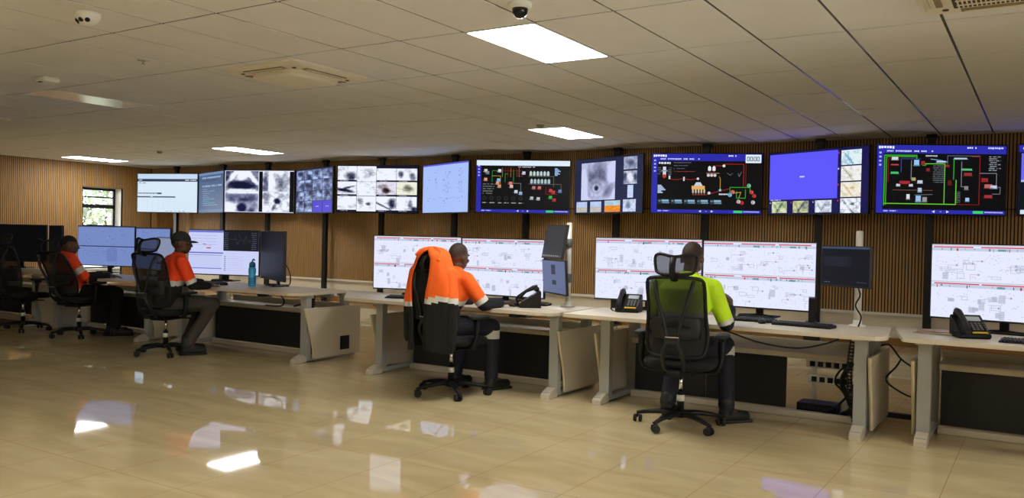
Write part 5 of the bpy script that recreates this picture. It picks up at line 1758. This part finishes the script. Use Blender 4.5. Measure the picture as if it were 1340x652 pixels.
# ------------------------------------------------------------------ jacket over the second chair
def jacket():
    t = thing('work_jacket', 'orange and black work jacket with silver tape draped over chair back', 'jacket', (-4.27, 5.8, -.055), R(-2))
    def zone(z, x):
        zb = .84 + .03 * math.sin(x * 9)
        return 0 if z > zb + .045 else (1 if z > zb else 2)
    # shell wrapped round the chair back, open towards the viewer
    b = MB()
    zs = [1.306, 1.3] + [1.285 - k * .02 for k in range(42)]
    prev = None
    N = 40
    for z in zs:
        u = (1.285 - z) / .84
        w = np.interp(z, [.45, .6, .85, 1.0, 1.12, 1.2, 1.26, 1.285, 1.3, 1.306], [.225, .235, .24, .235, .205, .175, .15, .12, .08, .02])
        yc = -.3
        dpt = np.interp(z, [.45, .85, 1.1, 1.25, 1.285, 1.3, 1.306], [.135, .13, .125, .11, .085, .05, .012])
        gap_l = np.interp(z, [.45, .8, .95, 1.1, 1.22, 1.285], [20, 30, 40, 46, 36, 4])      # opening half-angles in degrees
        gap_r = np.interp(z, [.45, .8, .95, 1.1, 1.22, 1.285], [3, 4, 8, 16, 20, 4])
        row = []
        a0, a1 = -90 + gap_r, 270 - gap_l
        for k in range(N + 1):
            a = R(a0 + (a1 - a0) * k / N)
            rp = 1 + .035 * math.sin(a * 7 + z * 6) * min(1, u * 2.2) + .02 * math.sin(a * 13 - z * 17)
            row.append(b.bm.verts.new((w * rp * math.cos(a) + .01, yc + .02 + dpt * rp * math.sin(a) - .045 * (1 - u) * 0, z + .012 * math.sin(a * 3))))
        if prev:
            for k in range(N):
                f = b.bm.faces.new((prev[k], row[k], row[k + 1], prev[k + 1]))
                f.smooth = True
                c = f.calc_center_median()
                f.material_index = zone(c.z, c.x)
        prev = row
    # top closes over the headrest
    me = b.build('jacket_shell', [M_ORANGE, M_SILVER, M_BLACKC, M_BLACKC], t)
    mo = me.modifiers.new('cloth', 'SOLIDIFY'); mo.thickness = .012; mo.offset = -1; mo.material_offset = 3
    # collar
    b = MB()
    pts = smooth_path([(-.12, -.335, 1.24), (-.1, -.3, 1.28), (-.03, -.27, 1.3), (.05, -.28, 1.295), (.11, -.31, 1.265), (.125, -.355, 1.2)])
    b.tube(pts, [(.02, .022)] * len(pts), seg=10)
    b.build('collar', M_ORANGE, t)
    b = MB()
    b.loft([[(-.1 + .17 * k / 8, -.335 + .02 * math.sin(k), 1.26 - .012 * abs(k - 4)) for k in range(9)] + [(.07 - .17 * k / 8, -.325 + .02 * math.sin(k), 1.26 - .012 * abs(k - 4)) for k in range(9)],
            [(-.14 + .2 * k / 8, -.36 + .012 * math.sin(k * 2), 1.0) for k in range(9)] + [(.06 - .2 * k / 8, -.35 + .012 * math.sin(k * 2), 1.0) for k in range(9)],
            [(-.13 + .2 * k / 8, -.37 + .012 * math.sin(k * 2), .72) for k in range(9)] + [(.07 - .2 * k / 8, -.36 + .012 * math.sin(k * 2), .72) for k in range(9)]])
    b.build('lining', M_BLACKC, t)
    for s in (-1, 1):
        b = MB()
        sh, el, wr = Vector((s * .175, -.27, 1.1)), Vector((s * .225, -.29, .86)), Vector((s * .215, -.3, .56))
        b.cap(sh, el, .066, .056); b.cap(el, wr, .056, .05)
        for k in range(5): b.ell(sh.lerp(wr, .15 + .16 * k), (.064, .064, .018), rot=Matrix.Rotation(.3 * (-1) ** k, 3, 'Y'))
        m = remesh(b, .01, 4)
        for pl in m.polygons: pl.material_index = zone(pl.center.z, pl.center.x)
        link('sleeve', m, [M_ORANGE, M_SILVER, M_BLACKC], t)
jacket()

# ------------------------------------------------------------------ light and view
w = bpy.data.worlds.new('sky_world')
SC.world = w
w.use_nodes = True
nt = w.node_tree
bg = nt.nodes['Background']
tc = nt.nodes.new('ShaderNodeTexCoord'); sp = nt.nodes.new('ShaderNodeSeparateXYZ'); cr = nt.nodes.new('ShaderNodeValToRGB')
nt.links.new(tc.outputs['Generated'], sp.inputs[0]); nt.links.new(sp.outputs['Z'], cr.inputs['Fac'])
cr.color_ramp.elements[0].color = (1, .98, .94, 1); cr.color_ramp.elements[1].color = (.55, .72, 1, 1)
nt.links.new(cr.outputs['Color'], bg.inputs['Color'])
bg.inputs['Strength'].default_value = 13.0
vs = SC.view_settings
SC.display_settings.display_device = 'sRGB'
vs.view_transform = 'Standard'
vs.look = 'None'
vs.exposure = 0.0
vs.gamma = 1.0
vs.use_curve_mapping = False
SC.cycles.use_denoising = True
SC.cycles.max_bounces = 8
SC.cycles.diffuse_bounces = 4
SC.cycles.glossy_bounces = 4
SC.cycles.transparent_max_bounces = 12
SC.cycles.caustics_reflective = False
SC.cycles.caustics_refractive = False
SC.cycles.sample_clamp_indirect = 6.0
